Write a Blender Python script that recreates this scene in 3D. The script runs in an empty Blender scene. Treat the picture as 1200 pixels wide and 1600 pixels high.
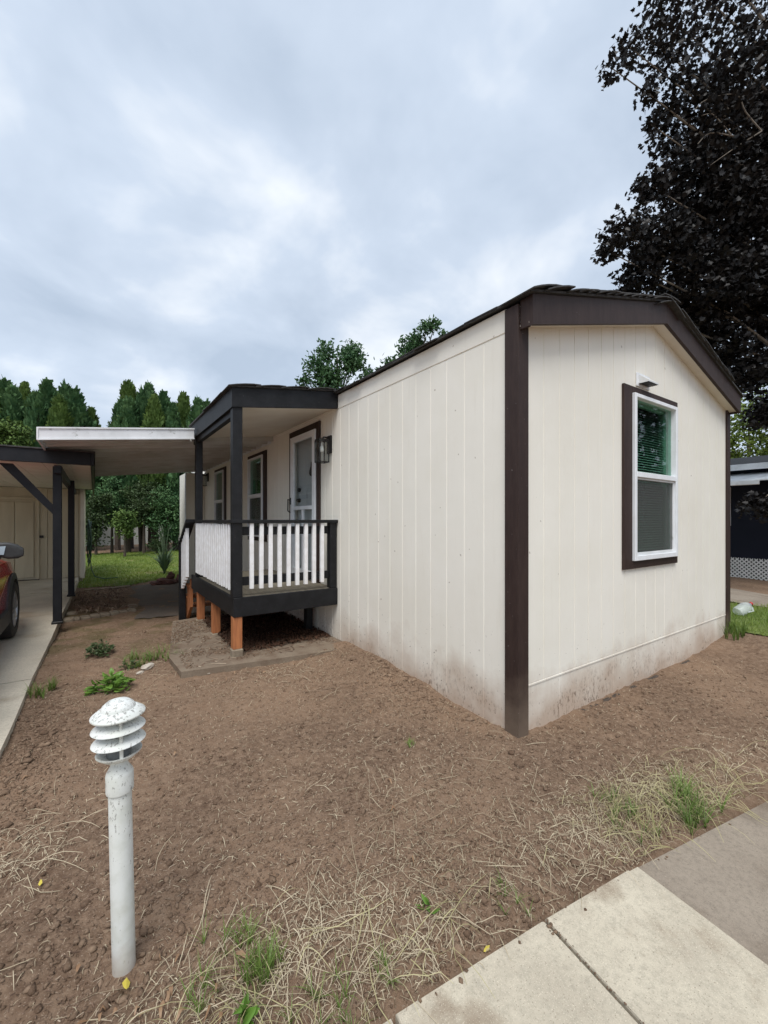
import bpy, math, random
import numpy as np
from mathutils import Vector, Matrix
random.seed(7); rng = np.random.default_rng(11)
S = bpy.context.scene; COL = S.collection
rad = math.radians
# ------------------------------------------------------------------ camera
CAMP = (-2.413, -1.863, 1.5); YAW = rad(34.66)
cam = bpy.data.cameras.new('camera'); co = bpy.data.objects.new('camera', cam); COL.objects.link(co)
cam.sensor_fit = 'VERTICAL'; cam.sensor_height = 36; cam.lens = 655 / 1600 * 36; cam.shift_y = 12 / 1600
cam.clip_start = .05; cam.clip_end = 3000
co.location = CAMP; co.rotation_euler = (rad(90), 0, -YAW); S.camera = co
# ------------------------------------------------------------------ light
S.view_settings.view_transform = 'Standard'; S.view_settings.look = 'None'
S.view_settings.exposure = 1.0; S.view_settings.gamma = 1
S.cycles.max_bounces = 8; S.cycles.transparent_max_bounces = 24
SUN_EL, SUN_AZ = rad(60), math.atan2(-.62, -.78)      # direction towards the sun: (sin az, cos az)
w = bpy.data.worlds.new('World'); S.world = w; w.use_nodes = True
N = w.node_tree.nodes; L = w.node_tree.links; N.clear()
def wn(t, **k):
    n = N.new(t)
    for a, b in k.items(): setattr(n, a, b)
    return n
out = wn('ShaderNodeOutputWorld'); bg = wn('ShaderNodeBackground'); L.new(bg.outputs[0], out.inputs[0]); bg.inputs[1].default_value = .1
sky = wn('ShaderNodeTexSky', sky_type='NISHITA', sun_disc=False, sun_elevation=SUN_EL, sun_rotation=SUN_AZ)
tc = wn('ShaderNodeTexCoord'); sp = wn('ShaderNodeSeparateXYZ'); L.new(tc.outputs['Generated'], sp.inputs[0])
mx = wn('ShaderNodeMath', operation='MAXIMUM'); L.new(sp.outputs[2], mx.inputs[0]); mx.inputs[1].default_value = 0
ad = wn('ShaderNodeMath', operation='ADD'); L.new(mx.outputs[0], ad.inputs[0]); ad.inputs[1].default_value = .42
dv = wn('ShaderNodeVectorMath', operation='DIVIDE'); cb = wn('ShaderNodeCombineXYZ')
L.new(tc.outputs['Generated'], dv.inputs[0])
for i in range(3): L.new(ad.outputs[0], cb.inputs[i])
L.new(cb.outputs[0], dv.inputs[1])
def wnoise(scale, detail, rough, dist=0, off=(0, 0, 0)):
    m = wn('ShaderNodeMapping'); L.new(dv.outputs[0], m.inputs[0]); m.inputs['Location'].default_value = off
    n = wn('ShaderNodeTexNoise'); L.new(m.outputs[0], n.inputs['Vector'])
    n.inputs['Scale'].default_value = scale; n.inputs['Detail'].default_value = detail
    n.inputs['Roughness'].default_value = rough; n.inputs['Distortion'].default_value = dist
    return n
n1 = wnoise(3.0, 5, .5, .2, (1.3, 4.2, 2.4)); n2 = wnoise(1.1, 3, .5, 0, (7.3, 2.2, 5.1))
r1 = wn('ShaderNodeValToRGB'); L.new(n1.outputs[0], r1.inputs[0])
e = r1.color_ramp.elements
e[0].position = .32; e[0].color = (2.7, 3.2, 3.9, 1); e[1].position = .74; e[1].color = (5.6, 5.8, 6.0, 1)
m_ = e.new(.53); m_.color = (3.5, 4.0, 4.7, 1)
r2 = wn('ShaderNodeMapRange'); L.new(n2.outputs[0], r2.inputs[0])
r2.inputs[1].default_value = .3; r2.inputs[2].default_value = .7; r2.inputs[3].default_value = .92; r2.inputs[4].default_value = 1.04
ml = wn('ShaderNodeVectorMath', operation='SCALE'); L.new(r1.outputs[0], ml.inputs[0]); L.new(r2.outputs[0], ml.inputs['Scale'])
mixw = wn('ShaderNodeMixRGB'); mixw.inputs[0].default_value = .93
L.new(sky.outputs[0], mixw.inputs[1]); L.new(ml.outputs[0], mixw.inputs[2]); L.new(mixw.outputs[0], bg.inputs[0])
sl = bpy.data.lights.new('sun', 'SUN'); sl.energy = 1.5; sl.angle = rad(32); sl.color = (1, .98, .945)
so = bpy.data.objects.new('sun', sl); COL.objects.link(so)
sd = Vector((math.sin(SUN_AZ) * math.cos(SUN_EL), math.cos(SUN_AZ) * math.cos(SUN_EL), math.sin(SUN_EL)))
so.rotation_euler = sd.to_track_quat('Z', 'Y').to_euler(); so.location = (0, 0, 30)
# ------------------------------------------------------------------ helpers
DX, DY = math.sin(YAW), math.cos(YAW)
def at(px, f):                       # ground position at a bearing and distance from the viewpoint (used once, for planning)
    a = (px - 600) / 655
    return (CAMP[0] + f * (DX + a * DY), CAMP[1] + f * (DY - a * DX))
def zat(py, f): return 1.5 + (812 - py) / 655 * f
class MB:
    def __init__(s): s.v = []; s.f = []
    def add(s, v, f):
        o = len(s.v); s.v += [tuple(p) for p in v]; s.f += [tuple(i + o for i in q) for q in f]; return s
    def box(s, x0, x1, y0, y1, z0, z1, c=.003):
        x0, x1 = min(x0, x1), max(x0, x1); y0, y1 = min(y0, y1), max(y0, y1); z0, z1 = min(z0, z1), max(z0, z1)
        c = min(c, (x1 - x0) * .3, (y1 - y0) * .3, (z1 - z0) * .3)
        v = []; idx = {}
        for ix, X in enumerate((x0, x1)):
            for iy, Y in enumerate((y0, y1)):
                for iz, Z in enumerate((z0, z1)):
                    sx, sy, sz = (c if not ix else -c), (c if not iy else -c), (c if not iz else -c)
                    idx[ix, iy, iz, 0] = len(v); v.append((X, Y + sy, Z + sz))
                    idx[ix, iy, iz, 1] = len(v); v.append((X + sx, Y, Z + sz))
                    idx[ix, iy, iz, 2] = len(v); v.append((X + sx, Y + sy, Z))
        f = []
        def q(l, flip): f.append(tuple(l[::-1]) if flip else tuple(l))
        for i in (0, 1):
            q([idx[i, 0, 0, 0], idx[i, 1, 0, 0], idx[i, 1, 1, 0], idx[i, 0, 1, 0]], i == 0)
            q([idx[0, i, 0, 1], idx[1, i, 0, 1], idx[1, i, 1, 1], idx[0, i, 1, 1]], i == 1)
            q([idx[0, 0, i, 2], idx[1, 0, i, 2], idx[1, 1, i, 2], idx[0, 1, i, 2]], i == 0)
        for i in (0, 1):
            for j in (0, 1):
                q([idx[i, j, 0, 0], idx[i, j, 0, 1], idx[i, j, 1, 1], idx[i, j, 1, 0]], (i + j) % 2 == 1)
                q([idx[i, 0, j, 0], idx[i, 0, j, 2], idx[i, 1, j, 2], idx[i, 1, j, 0]], (i + j) % 2 == 0)
                q([idx[0, i, j, 1], idx[0, i, j, 2], idx[1, i, j, 2], idx[1, i, j, 1]], (i + j) % 2 == 1)
        for i in (0, 1):
            for j in (0, 1):
                for k in (0, 1):
                    q([idx[i, j, k, 0], idx[i, j, k, 1], idx[i, j, k, 2]], (i + j + k) % 2 == 0)
        return s.add(v, f)
    def prism(s, poly, ax, a, b):      # polygon (2D) extruded along axis ax from a to b
        n = len(poly)
        def P(p, t):
            p = list(p); p.insert(ax, t); return tuple(p)
        v = [P(p, a) for p in poly] + [P(p, b) for p in poly]
        f = [tuple(range(n))[::-1], tuple(range(n, 2 * n))] + [(i, (i + 1) % n, n + (i + 1) % n, n + i) for i in range(n)]
        return s.add(v, f)
    def tube(s, pts, r, n=8, cap=True):
        pts = [Vector(p) for p in pts]; rs = r if hasattr(r, '__len__') else [r] * len(pts)
        v = []; f = []; up = None
        for i, p in enumerate(pts):
            d = (pts[min(i + 1, len(pts) - 1)] - pts[max(i - 1, 0)]).normalized()
            if up is None: up = Vector((0, 0, 1)) if abs(d.z) < .9 else Vector((1, 0, 0))
            a = d.cross(up).normalized(); b = a.cross(d).normalized(); up = b
            for k in range(n):
                t = 2 * math.pi * k / n; v.append(p + (a * math.cos(t) + b * math.sin(t)) * rs[i])
        for i in range(len(pts) - 1):
            for k in range(n):
                k2 = (k + 1) % n; f.append((i * n + k, i * n + k2, (i + 1) * n + k2, (i + 1) * n + k))
        if cap: f.append(tuple(range(n))[::-1]); f.append(tuple(range((len(pts) - 1) * n, len(pts) * n)))
        return s.add(v, f)
    def lathe(s, prof, c=(0, 0, 0), n=28, tilt=None):   # profile of (r, z)
        v = []; f = []
        for r, z in prof:
            for k in range(n):
                t = 2 * math.pi * k / n; v.append(Vector((r * math.cos(t), r * math.sin(t), z)))
        for i in range(len(prof) - 1):
            for k in range(n):
                k2 = (k + 1) % n; f.append((i * n + k, i * n + k2, (i + 1) * n + k2, (i + 1) * n + k))
        if tilt: v = [tilt @ p for p in v]
        return s.add([p + Vector(c) for p in v], f)
    def mesh(s, name, smooth=False):
        m = bpy.data.meshes.new(name); m.from_pydata(s.v, [], s.f); m.update()
        if smooth: m.shade_smooth(); m.set_sharp_from_angle(angle=rad(38))
        return m
WL = {}
def wl(o): return WL.get(o.name, Vector((0, 0, 0))) if o else Vector((0, 0, 0))
def link(o, parent=None, world=None):
    COL.objects.link(o); p = wl(parent)
    W = Vector(world) if world is not None else p.copy()
    o.parent = parent; o.location = W - p; WL[o.name] = W
    return o
def thing(name, loc, label=None, cat=None, group=None):
    o = bpy.data.objects.new(name, None); o.empty_display_size = .2; link(o, None, loc); return tag(o, label, cat, group)
def tag(o, label=None, cat=None, group=None, kind=None):
    for k, v in (('label', label), ('category', cat), ('group', group), ('kind', kind)):
        if v: o[k] = v
    return o
def part(name, mb, mat, parent=None, smooth=False):      # mesh given in world coordinates
    b = wl(parent)
    if b.length: mb.v = [(p[0] - b.x, p[1] - b.y, p[2] - b.z) for p in mb.v]
    m = mb.mesh(name, smooth); m.materials.append(mat)
    return link(bpy.data.objects.new(name, m), parent)
def inst(name, mesh, parent, loc, rot=(0, 0, 0), sc=(1, 1, 1)):
    o = bpy.data.objects.new(name, mesh); link(o, parent, loc); o.rotation_euler = rot; o.scale = sc; return o
def npmesh(name, V, F, mat, smooth=False):
    V = np.asarray(V, np.float32); F = np.asarray(F, np.int32); m = bpy.data.meshes.new(name)
    k = F.shape[1]; m.vertices.add(len(V)); m.vertices.foreach_set('co', V.ravel())
    m.loops.add(F.size); m.loops.foreach_set('vertex_index', F.ravel())
    m.polygons.add(len(F)); m.polygons.foreach_set('loop_start', np.arange(0, F.size, k, dtype=np.int32))
    m.update(calc_edges=True); m.validate()
    if smooth: m.shade_smooth()
    m.materials.append(mat); return m
def npobj(name, V, F, mat, parent=None, smooth=False, local=False):
    V = np.asarray(V, np.float32)
    if parent is not None and not local: V = V - np.array(wl(parent), np.float32)
    return link(bpy.data.objects.new(name, npmesh(name, V, F, mat, smooth)), parent)
# numpy value noise
_T = rng.random((256, 256))
def vnoise(x, y):
    xi = np.floor(x).astype(int); yi = np.floor(y).astype(int); fx = x - xi; fy = y - yi
    fx = fx * fx * (3 - 2 * fx); fy = fy * fy * (3 - 2 * fy)
    g = lambda a, b: _T[a % 256, b % 256]
    return (g(xi, yi) * (1 - fx) + g(xi + 1, yi) * fx) * (1 - fy) + (g(xi, yi + 1) * (1 - fx) + g(xi + 1, yi + 1) * fx) * fy
def fbm(x, y, o=4):
    s = 0; a = .5
    for i in range(o): s = s + a * (vnoise(x + 17 * i, y + 31 * i) - .5); x = x * 2.03; y = y * 2.03; a *= .5
    return s
def sst(a, b, x):
    t = np.clip((x - a) / (b - a), 0, 1); return t * t * (3 - 2 * t)
def gz(x, y, rough=True):            # height of the ground
    x = np.asarray(x, float); y = np.asarray(y, float)
    z = .085 * np.exp(-((np.minimum(x, 0) + .02) / .42) ** 2) * sst(.2, 1.7, y) * (1 - sst(2.3, 2.9, y))
    z = z + .10 * sst(2.9, 4.4, x) * (1 - sst(6, 9, x)) * (1 - sst(1, 4, np.abs(y)))
    z = z - .075 * sst(4.3, 5.3, y) * (1 - sst(-.3, .3, x))
    z = z + .02 * fbm(x * .8, y * .8, 3)
    ed = -(.90 + .135 * (x + .85)) - y; z = z - (.03 * sst(-.25, 0, ed) + .09 * sst(.02, .12, ed) * (1 - sst(1.6, 2.0, ed))) * (x < 2.2) * (x > -3.6)
    z = z + .022 * np.exp(-((x + 2.331) ** 2 + (y + .222) ** 2) / .006)
    if rough:
        k = (1 - sst(9, 14, y)) * (1 - sst(4.2, 4.8, x))
        z = z + k * (.035 * fbm(x * 5, y * 5, 3) + .045 * np.maximum(fbm(x * 16 + 9, y * 16, 3), 0) + .010 * fbm(x * 55, y * 55, 2))
    return z
def surf(x, y):                      # ground or sidewalk, whichever is on top
    ed = -(.90 + .135 * (x + .85)) - y; g_ = np.where((x > -1.72) & (x < -.01) & (y > 2.5) & (y < 4.65), .067, gz(x, y)); return np.where((ed > .02) & (x < 1.8), np.where(x < -.53, .013, .005), g_)
def gzf(x, y, rough=True): return float(gz(np.array([x]), np.array([y]), rough)[0])
# ------------------------------------------------------------------ materials
def new_mat(name):
    m = bpy.data.materials.new(name); m.use_nodes = True; nt = m.node_tree
    return m, nt, nt.nodes['Principled BSDF']
class NT:
    def __init__(s, nt): s.n = nt.nodes; s.l = nt.links; s.pos = None
    def P(s):
        if not s.pos: s.pos = s.n.new('ShaderNodeNewGeometry')
        return s.pos.outputs['Position']
    def island(s):
        s.P(); return s.pos.outputs['Random Per Island']
    def noise(s, scale, detail=3, rough=.5, stretch=None, dist=0):
        n = s.n.new('ShaderNodeTexNoise'); v = s.P()
        if stretch:
            mp = s.n.new('ShaderNodeMapping'); mp.inputs['Scale'].default_value = stretch; s.l.new(v, mp.inputs[0]); v = mp.outputs[0]
        s.l.new(v, n.inputs['Vector'])
        for k, x in (('Scale', scale), ('Detail', detail), ('Roughness', rough), ('Distortion', dist)): n.inputs[k].default_value = x
        return n.outputs[0]
    def rng(s, x, a, b, c=0, d=1):
        n = s.n.new('ShaderNodeMapRange'); n.interpolation_type = 'SMOOTHSTEP' if a < b else 'LINEAR'; s.l.new(x, n.inputs[0])
        for i, v in enumerate((a, b, c, d)): n.inputs[i + 1].default_value = v
        return n.outputs[0]
    def math(s, op, a, b):
        n = s.n.new('ShaderNodeMath'); n.operation = op; n.use_clamp = False
        for i, v in enumerate((a, b)):
            if isinstance(v, (int, float)): n.inputs[i].default_value = v
            else: s.l.new(v, n.inputs[i])
        return n.outputs[0]
    def mix(s, f, a, b, mode='MIX'):
        n = s.n.new('ShaderNodeMixRGB'); n.blend_type = mode
        for i, v in enumerate((f, a, b)):
            if isinstance(v, (int, float)): n.inputs[i].default_value = v
            elif isinstance(v, tuple): n.inputs[i].default_value = v + (1,)
            else: s.l.new(v, n.inputs[i])
        return n.outputs[0]
    def axis(s, i):
        n = s.n.new('ShaderNodeSeparateXYZ'); s.l.new(s.P(), n.inputs[0]); return n.outputs[i]
    def bump(s, h, bsdf, strength=.3, dist=.01):
        n = s.n.new('ShaderNodeBump'); n.inputs['Strength'].default_value = strength; n.inputs['Distance'].default_value = dist
        s.l.new(h, n.inputs['Height']); s.l.new(n.outputs[0], bsdf.inputs['Normal'])
def simple(name, c1, c2=None, scale=20, rough=.6, bump=0, bscale=None, bdist=.003, stretch=None, metal=0, spec=.5, detail=4, isl=0):
    m, nt, b = new_mat(name); g = NT(nt)
    c2 = c2 or tuple(x * .8 for x in c1)
    col = g.mix(g.rng(g.noise(scale, detail, .55, stretch), .32, .68), c1, c2)
    if isl: col = g.mix(isl, col, g.mix(g.island(), tuple(x * .45 for x in c1), tuple(min(1, x * 1.6) for x in c1)))
    g.l.new(col, b.inputs['Base Color']); b.inputs['Roughness'].default_value = rough; b.inputs['Metallic'].default_value = metal
    b.inputs['Specular IOR Level'].default_value = spec
    if bump: g.bump(g.noise(bscale or scale * 3, 4, .6, stretch), b, bump, bdist)
    return m
def leaf_mat(name, c1, c2, trans=.25, rough=.5, spec=.4):
    m, nt, b = new_mat(name); g = NT(nt)
    col = g.mix(g.island(), c1, c2); col = g.mix(.5, col, g.mix(g.rng(g.noise(1.3, 2), .35, .65), c1, c2))
    g.l.new(col, b.inputs['Base Color']); b.inputs['Roughness'].default_value = rough; b.inputs['Specular IOR Level'].default_value = spec
    if trans:
        t = g.n.new('ShaderNodeBsdfTranslucent'); g.l.new(col, t.inputs[0]); a = g.n.new('ShaderNodeMixShader'); a.inputs[0].default_value = trans
        g.l.new(b.outputs[0], a.inputs[1]); g.l.new(t.outputs[0], a.inputs[2]); g.l.new(a.outputs[0], g.n['Material Output'].inputs[0])
    return m
def glass_mat(name, tint, refl=1.0, ior=1.5):
    m = bpy.data.materials.new(name); m.use_nodes = True; n = m.node_tree.nodes; l = m.node_tree.links; n.clear()
    o = n.new('ShaderNodeOutputMaterial'); t = n.new('ShaderNodeBsdfTransparent'); g = n.new('ShaderNodeBsdfGlossy'); f = n.new('ShaderNodeFresnel')
    t.inputs[0].default_value = tint + (1,); g.inputs['Roughness'].default_value = .01; g.inputs[0].default_value = (refl, refl, refl, 1); f.inputs[0].default_value = ior
    x = n.new('ShaderNodeMixShader'); gm_ = n.new('ShaderNodeNewGeometry'); s1 = n.new('ShaderNodeMath'); s1.operation = 'SUBTRACT'; s1.inputs[0].default_value = 1; l.new(gm_.outputs['Backfacing'], s1.inputs[1]); s2 = n.new('ShaderNodeMath'); s2.operation = 'MULTIPLY'; l.new(f.outputs[0], s2.inputs[0]); l.new(s1.outputs[0], s2.inputs[1]); l.new(s2.outputs[0], x.inputs[0]); l.new(t.outputs[0], x.inputs[1]); l.new(g.outputs[0], x.inputs[2]); l.new(x.outputs[0], o.inputs[0])
    return m
M = {}
def wall_paint(name, base, groove=False):
    m, nt, b = new_mat(name); g = NT(nt); z = g.axis(2); y = g.axis(1); x = g.axis(0)
    c = g.mix(g.rng(g.noise(1.1, 4, .6), .35, .7), base, tuple(v * f for v, f in zip(base, (.95, .945, .925))))
    c = g.mix(g.math('MULTIPLY', g.rng(g.noise(3.5, 3, .6, (6, 6, .5)), .55, .8), .14), c, (.55, .49, .38))
    # soil splash low on the wall
    n = g.noise(2.6, 5, .62); h = g.math('ADD', z, g.math('MULTIPLY', g.math('SUBTRACT', n, .5), -.75))
    stain = g.rng(h, .42, .02, 0, 1)
    lim = g.math('MULTIPLY', g.math('MULTIPLY', stain, g.rng(y, 2.9, 2.2, 0.15, 1)), .8)
    c = g.mix(lim, c, (.43, .31, .225))
    h2 = g.math('ADD', z, g.math('MULTIPLY', g.noise(5, 3, .6), -.3)); low = g.rng(h2, .16, -.12, 0, 1)
    patch = g.rng(g.noise(1.7, 3, .6), .42, .62); sp1 = g.math('MULTIPLY', g.math('MULTIPLY', g.rng(g.noise(38, 4, .7, (1, 1, .5)), .52, .60), low), patch)
    c = g.mix(g.math('MULTIPLY', sp1, .85), c, (.13, .085, .06))
    sp2 = g.math('MULTIPLY', g.rng(g.noise(33, 2, .5), .685, .72), g.rng(z, .75, .1, 0, .9)); c = g.mix(sp2, c, (.12, .085, .06))
    sp3 = g.rng(g.noise(17, 1, .4), .775, .80, 0, .55); c = g.mix(sp3, c, (.3, .24, .18))
    g.l.new(c, b.inputs['Base Color']); b.inputs['Roughness'].default_value = .62; b.inputs['Specular IOR Level'].default_value = .25
    g.bump(g.math('ADD', g.noise(26, 5, .6, (3, 3, .35)), g.math('MULTIPLY', g.noise(1.6, 2, .5), 6)), b, .25, .004); return m
M['wall'] = wall_paint('cream_wall_paint', (.835, .80, .715))
M['groove'] = wall_paint('groove_paint', (.91, .885, .81))
def brown_trim():
    m, nt, b = new_mat('brown_trim_paint'); g = NT(nt); z = g.axis(2)
    c = g.mix(g.rng(g.noise(9, 4, .6, (3, 3, .6)), .3, .7), (.031, .0175, .0145), (.042, .025, .0205))
    h = g.math('ADD', z, g.math('MULTIPLY', g.noise(6, 4, .6), -.5)); c = g.mix(g.math('MULTIPLY', g.rng(h, .2, -.25, 0, 1), .7), c, (.2, .15, .11))
    c = g.mix(g.rng(g.noise(55, 2, .5), .74, .77, 0, .6), c, (.3, .27, .25))
    g.l.new(c, b.inputs['Base Color']); b.inputs['Roughness'].default_value = .6; b.inputs['Specular IOR Level'].default_value = .3; g.bump(g.noise(40, 4, .6, (4, 4, .3)), b, .3, .003); return m
M['brown'] = brown_trim()
def black_paint():
    m, nt, b = new_mat('black_porch_paint'); g = NT(nt)
    c = g.mix(g.rng(g.noise(8, 5, .65), .35, .7), (.0065, .0068, .008), (.013, .0135, .0155))
    c = g.mix(g.rng(g.noise(60, 3, .6), .71, .74, 0, .5), c, (.25, .22, .2))
    g.l.new(c, b.inputs['Base Color']); b.inputs['Roughness'].default_value = .55; b.inputs['Specular IOR Level'].default_value = .3; g.bump(g.noise(30, 4, .6, (1, 1, 1)), b, .3, .003); return m
M['black'] = black_paint()
M['white'] = simple('white_baluster_paint', (.86, .86, .87), (.76, .75, .74), 14, .5, .2, 60)
M['vinyl'] = simple('white_vinyl', (.84, .86, .88), (.78, .79, .8), 9, .35)
M['deck'] = simple('weathered_deck_wood', (.30, .265, .20), (.20, .17, .125), 16, .8, .5, 30, .004, (6, .6, 6))
M['cedar'] = simple('orange_cedar', (.46, .175, .065), (.34, .12, .045), 11, .6, .3, 30, .003, (5, 5, .5))
M['soffit'] = simple('cream_soffit', (.74, .69, .60), (.68, .62, .53), 3, .7, .15, 20)
M['alu'] = None
def alu():
    m, nt, b = new_mat('white_enamel_metal'); g = NT(nt)
    c = g.mix(g.rng(g.noise(3, 4, .6), .35, .7), (.78, .79, .80), (.66, .67, .67))
    c = g.mix(g.rng(g.noise(9, 6, .7, (1, 1, 1.4)), .57, .72, 0, .7), c, (.24, .24, .2))
    g.l.new(c, b.inputs['Base Color']); b.inputs['Roughness'].default_value = .4; return m
M['alu'] = alu()
M['pan'] = simple('dull_white_roof_pan', (.58, .57, .54), (.46, .44, .40), 2.5, .28)
M['shingle'] = simple('asphalt_shingle', (.035, .034, .034), (.06, .057, .053), 30, .9, .6, 300, .003)
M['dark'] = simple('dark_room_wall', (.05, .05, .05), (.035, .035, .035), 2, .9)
M['reveal'] = simple('white_reveal', (.72, .74, .72), (.66, .68, .66), 4, .6)
M['blind'] = simple('grey_white_blind', (.72, .72, .70), (.65, .65, .63), 4, .5)
M['glass'] = glass_mat('window_glass', (.62, .80, .72), .95, 1.5)
M['glass_clear'] = glass_mat('storm_door_glass', (.93, .95, .95), .9, 1.45)
M['lampglass'] = glass_mat('lantern_glass', (.93, .95, .95), .9, 1.45)
def screen():
    m = bpy.data.materials.new('insect_screen'); m.use_nodes = True; n = m.node_tree.nodes; l = m.node_tree.links; b = n['Principled BSDF']
    b.inputs['Base Color'].default_value = (.10, .10, .095, 1); b.inputs['Roughness'].default_value = .6
    t = n.new('ShaderNodeBsdfTransparent'); x = n.new('ShaderNodeMixShader'); x.inputs[0].default_value = .38
    l.new(t.outputs[0], x.inputs[1]); l.new(b.outputs[0], x.inputs[2]); l.new(x.outputs[0], n['Material Output'].inputs[0]); return m
M['screen'] = screen()
M['doorgrey'] = simple('grey_door_paint', (.50, .52, .53), (.45, .47, .48), 3, .5)
M['blackmetal'] = simple('black_metal', (.014, .013, .013), (.022, .02, .019), 20, .4, metal=.3)
M['bulb'] = simple('frosted_bulb', (.85, .83, .78), None, 5, .25)
M['bark'] = simple('grey_brown_bark', (.095, .07, .052), (.05, .038, .03), 14, .9, .8, 30, .02, (3, 3, .6))
M['palebark'] = simple('pale_grey_twig_bark', (.26, .225, .18), (.17, .14, .11), 14, .8)
M['maple'] = leaf_mat('dark_crimson_leaves', (.006, .0055, .0055), (.020, .0165, .0145), .14, .5, .3)
M['ever1'] = leaf_mat('blue_green_scale_leaves', (.045, .11, .046), (.125, .22, .085), .12, .6, .2)
M['ever2'] = leaf_mat('mid_green_scale_leaves', (.07, .125, .034), (.17, .25, .065), .12, .6, .2)
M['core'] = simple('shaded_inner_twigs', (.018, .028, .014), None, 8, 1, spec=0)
M['decid'] = leaf_mat('green_broad_leaves', (.05, .125, .05), (.12, .22, .085), .35)
M['lime'] = leaf_mat('yellow_green_leaves', (.11, .17, .028), (.2, .27, .05), .35)
M['grass'] = leaf_mat('green_grass_blades', (.09, .16, .025), (.21, .29, .07), .3)
M['lawn'] = leaf_mat('lawn_blades', (.13, .21, .03), (.28, .34, .07), .3)
M['weed'] = leaf_mat('bright_weed_leaves', (.10, .22, .03), (.2, .34, .06), .3, .4)
M['fern'] = leaf_mat('dark_weed_leaves', (.05, .085, .03), (.09, .13, .05), .2)
M['stalk'] = leaf_mat('grey_green_stalk_leaves', (.06, .11, .06), (.13, .18, .1), .2)
M['straw'] = leaf_mat('dry_straw', (.26, .20, .125), (.64, .55, .39), .1, .6, .3)
M['hay'] = leaf_mat('half_dry_hay', (.30, .27, .12), (.54, .48, .28), .15, .6, .3)
M['yellow'] = leaf_mat('fallen_yellow_leaf', (.62, .5, .06), (.7, .58, .12), .2)
M['shadelitter'] = leaf_mat('shade_dark_litter', (.035, .018, .011), (.10, .05, .03), 0, .8, .2)  # litter colour kept dark to carry the shade under the porch as well
M['brownleaf'] = leaf_mat('dry_brown_leaves', (.22, .12, .06), (.34, .22, .13), .1)
def chips():
    m, nt, b = new_mat('wood_chip_bits'); g = NT(nt); r = g.n.new('ShaderNodeValToRGB'); g.l.new(g.island(), r.inputs[0]); e = r.color_ramp.elements
    e[0].color = (.085, .048, .03, 1); e[1].color = (.42, .34, .25, 1); e.new(.6).color = (.17, .105, .07, 1); e.new(.85).color = (.29, .21, .145, 1)
    g.l.new(r.outputs[0], b.inputs['Base Color']); b.inputs['Roughness'].default_value = .9; return m
M['chips'] = chips()
def soil(name='soil', isl=False):
    m, nt, b = new_mat(name); g = NT(nt)
    c = g.mix(g.rng(g.noise(.9, 5, .62), .38, .62), (.24, .155, .10), (.135, .084, .055))
    c = g.mix(g.rng(g.noise(22, 5, .65), .3, .75), c, (.27, .185, .125))
    c = g.mix(g.rng(g.noise(130, 3, .7), .58, .68, 0, .8), c, (.40, .31, .23))
    c = g.mix(g.rng(g.noise(85, 3, .7), .58, .7, 0, .75), c, (.05, .031, .022))
    px_, py_ = g.axis(0), g.axis(1); ms = g.math('MULTIPLY', g.math('MULTIPLY', g.rng(py_, 3.2, 4.6), g.rng(py_, 9, 7, 0, 1)), g.math('MULTIPLY', g.rng(g.noise(2.2, 5, .65), .46, .62), .55)); c = g.mix(ms, c, (.09, .085, .03))
    if isl: c = g.mix(.5, c, g.mix(g.island(), (.085, .05, .032), (.36, .255, .175)))
    g.l.new(c, b.inputs['Base Color']); b.inputs['Roughness'].default_value = .95; b.inputs['Specular IOR Level'].default_value = .15
    g.bump(g.noise(90, 6, .75), b, .9, .012); return m
M['soil'] = soil(); M['clod'] = soil('soil_clod', True)
def concrete(name, a, b_, dirt, dscale=1.4, amt=.6, speck=(.14, .11, .08)):
    m, nt, b = new_mat(name); g = NT(nt)
    c = g.mix(g.rng(g.noise(2.2, 5, .65), .32, .7), a, b_)
    c = g.mix(g.rng(g.noise(55, 4, .75), .4, .75, 0, .75), c, tuple(x * .62 for x in a))
    c = g.mix(g.rng(g.noise(dscale, 5, .6), .5, .72, 0, amt), c, dirt)
    c = g.mix(g.rng(g.noise(160, 2, .6), .62, .7, 0, .6), c, speck)
    c = g.mix(g.rng(g.noise(240, 2, .6), .6, .68, 0, .5), c, tuple(min(1, x * 1.35) for x in a))
    g.l.new(c, b.inputs['Base Color']); b.inputs['Roughness'].default_value = .9; b.inputs['Specular IOR Level'].default_value = .2
    g.bump(g.noise(180, 4, .7), b, .5, .003); return m
M['slab'] = concrete('pale_concrete', (.56, .50, .39), (.44, .385, .30), (.27, .21, .15), 3.4, .9)
M['slabgrey'] = concrete('grey_brown_concrete', (.31, .26, .205), (.25, .205, .16), (.17, .13, .095), 2.2, .85)
M['drive'] = concrete('driveway_concrete', (.60, .54, .435), (.50, .45, .36), (.30, .235, .165), 1.3, .75)
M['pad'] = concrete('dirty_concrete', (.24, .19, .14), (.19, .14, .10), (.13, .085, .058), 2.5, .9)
M['asphalt'] = concrete('old_asphalt', (.16, .135, .112), (.13, .108, .09), (.17, .12, .088), 1.3, .9)
M['paver'] = simple('tan_paver', (.30, .25, .18), (.2, .155, .11), 12, .9, .5, 60, .006)
M['redrock'] = simple('red_brown_rock', (.17, .075, .058), (.11, .052, .042), 10, .9, .6, 30, .01)
M['palerock'] = simple('pale_stone', (.5, .45, .38), (.36, .3, .24), 20, .9, .5, 60, .006)
M['bollard'] = None
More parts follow.
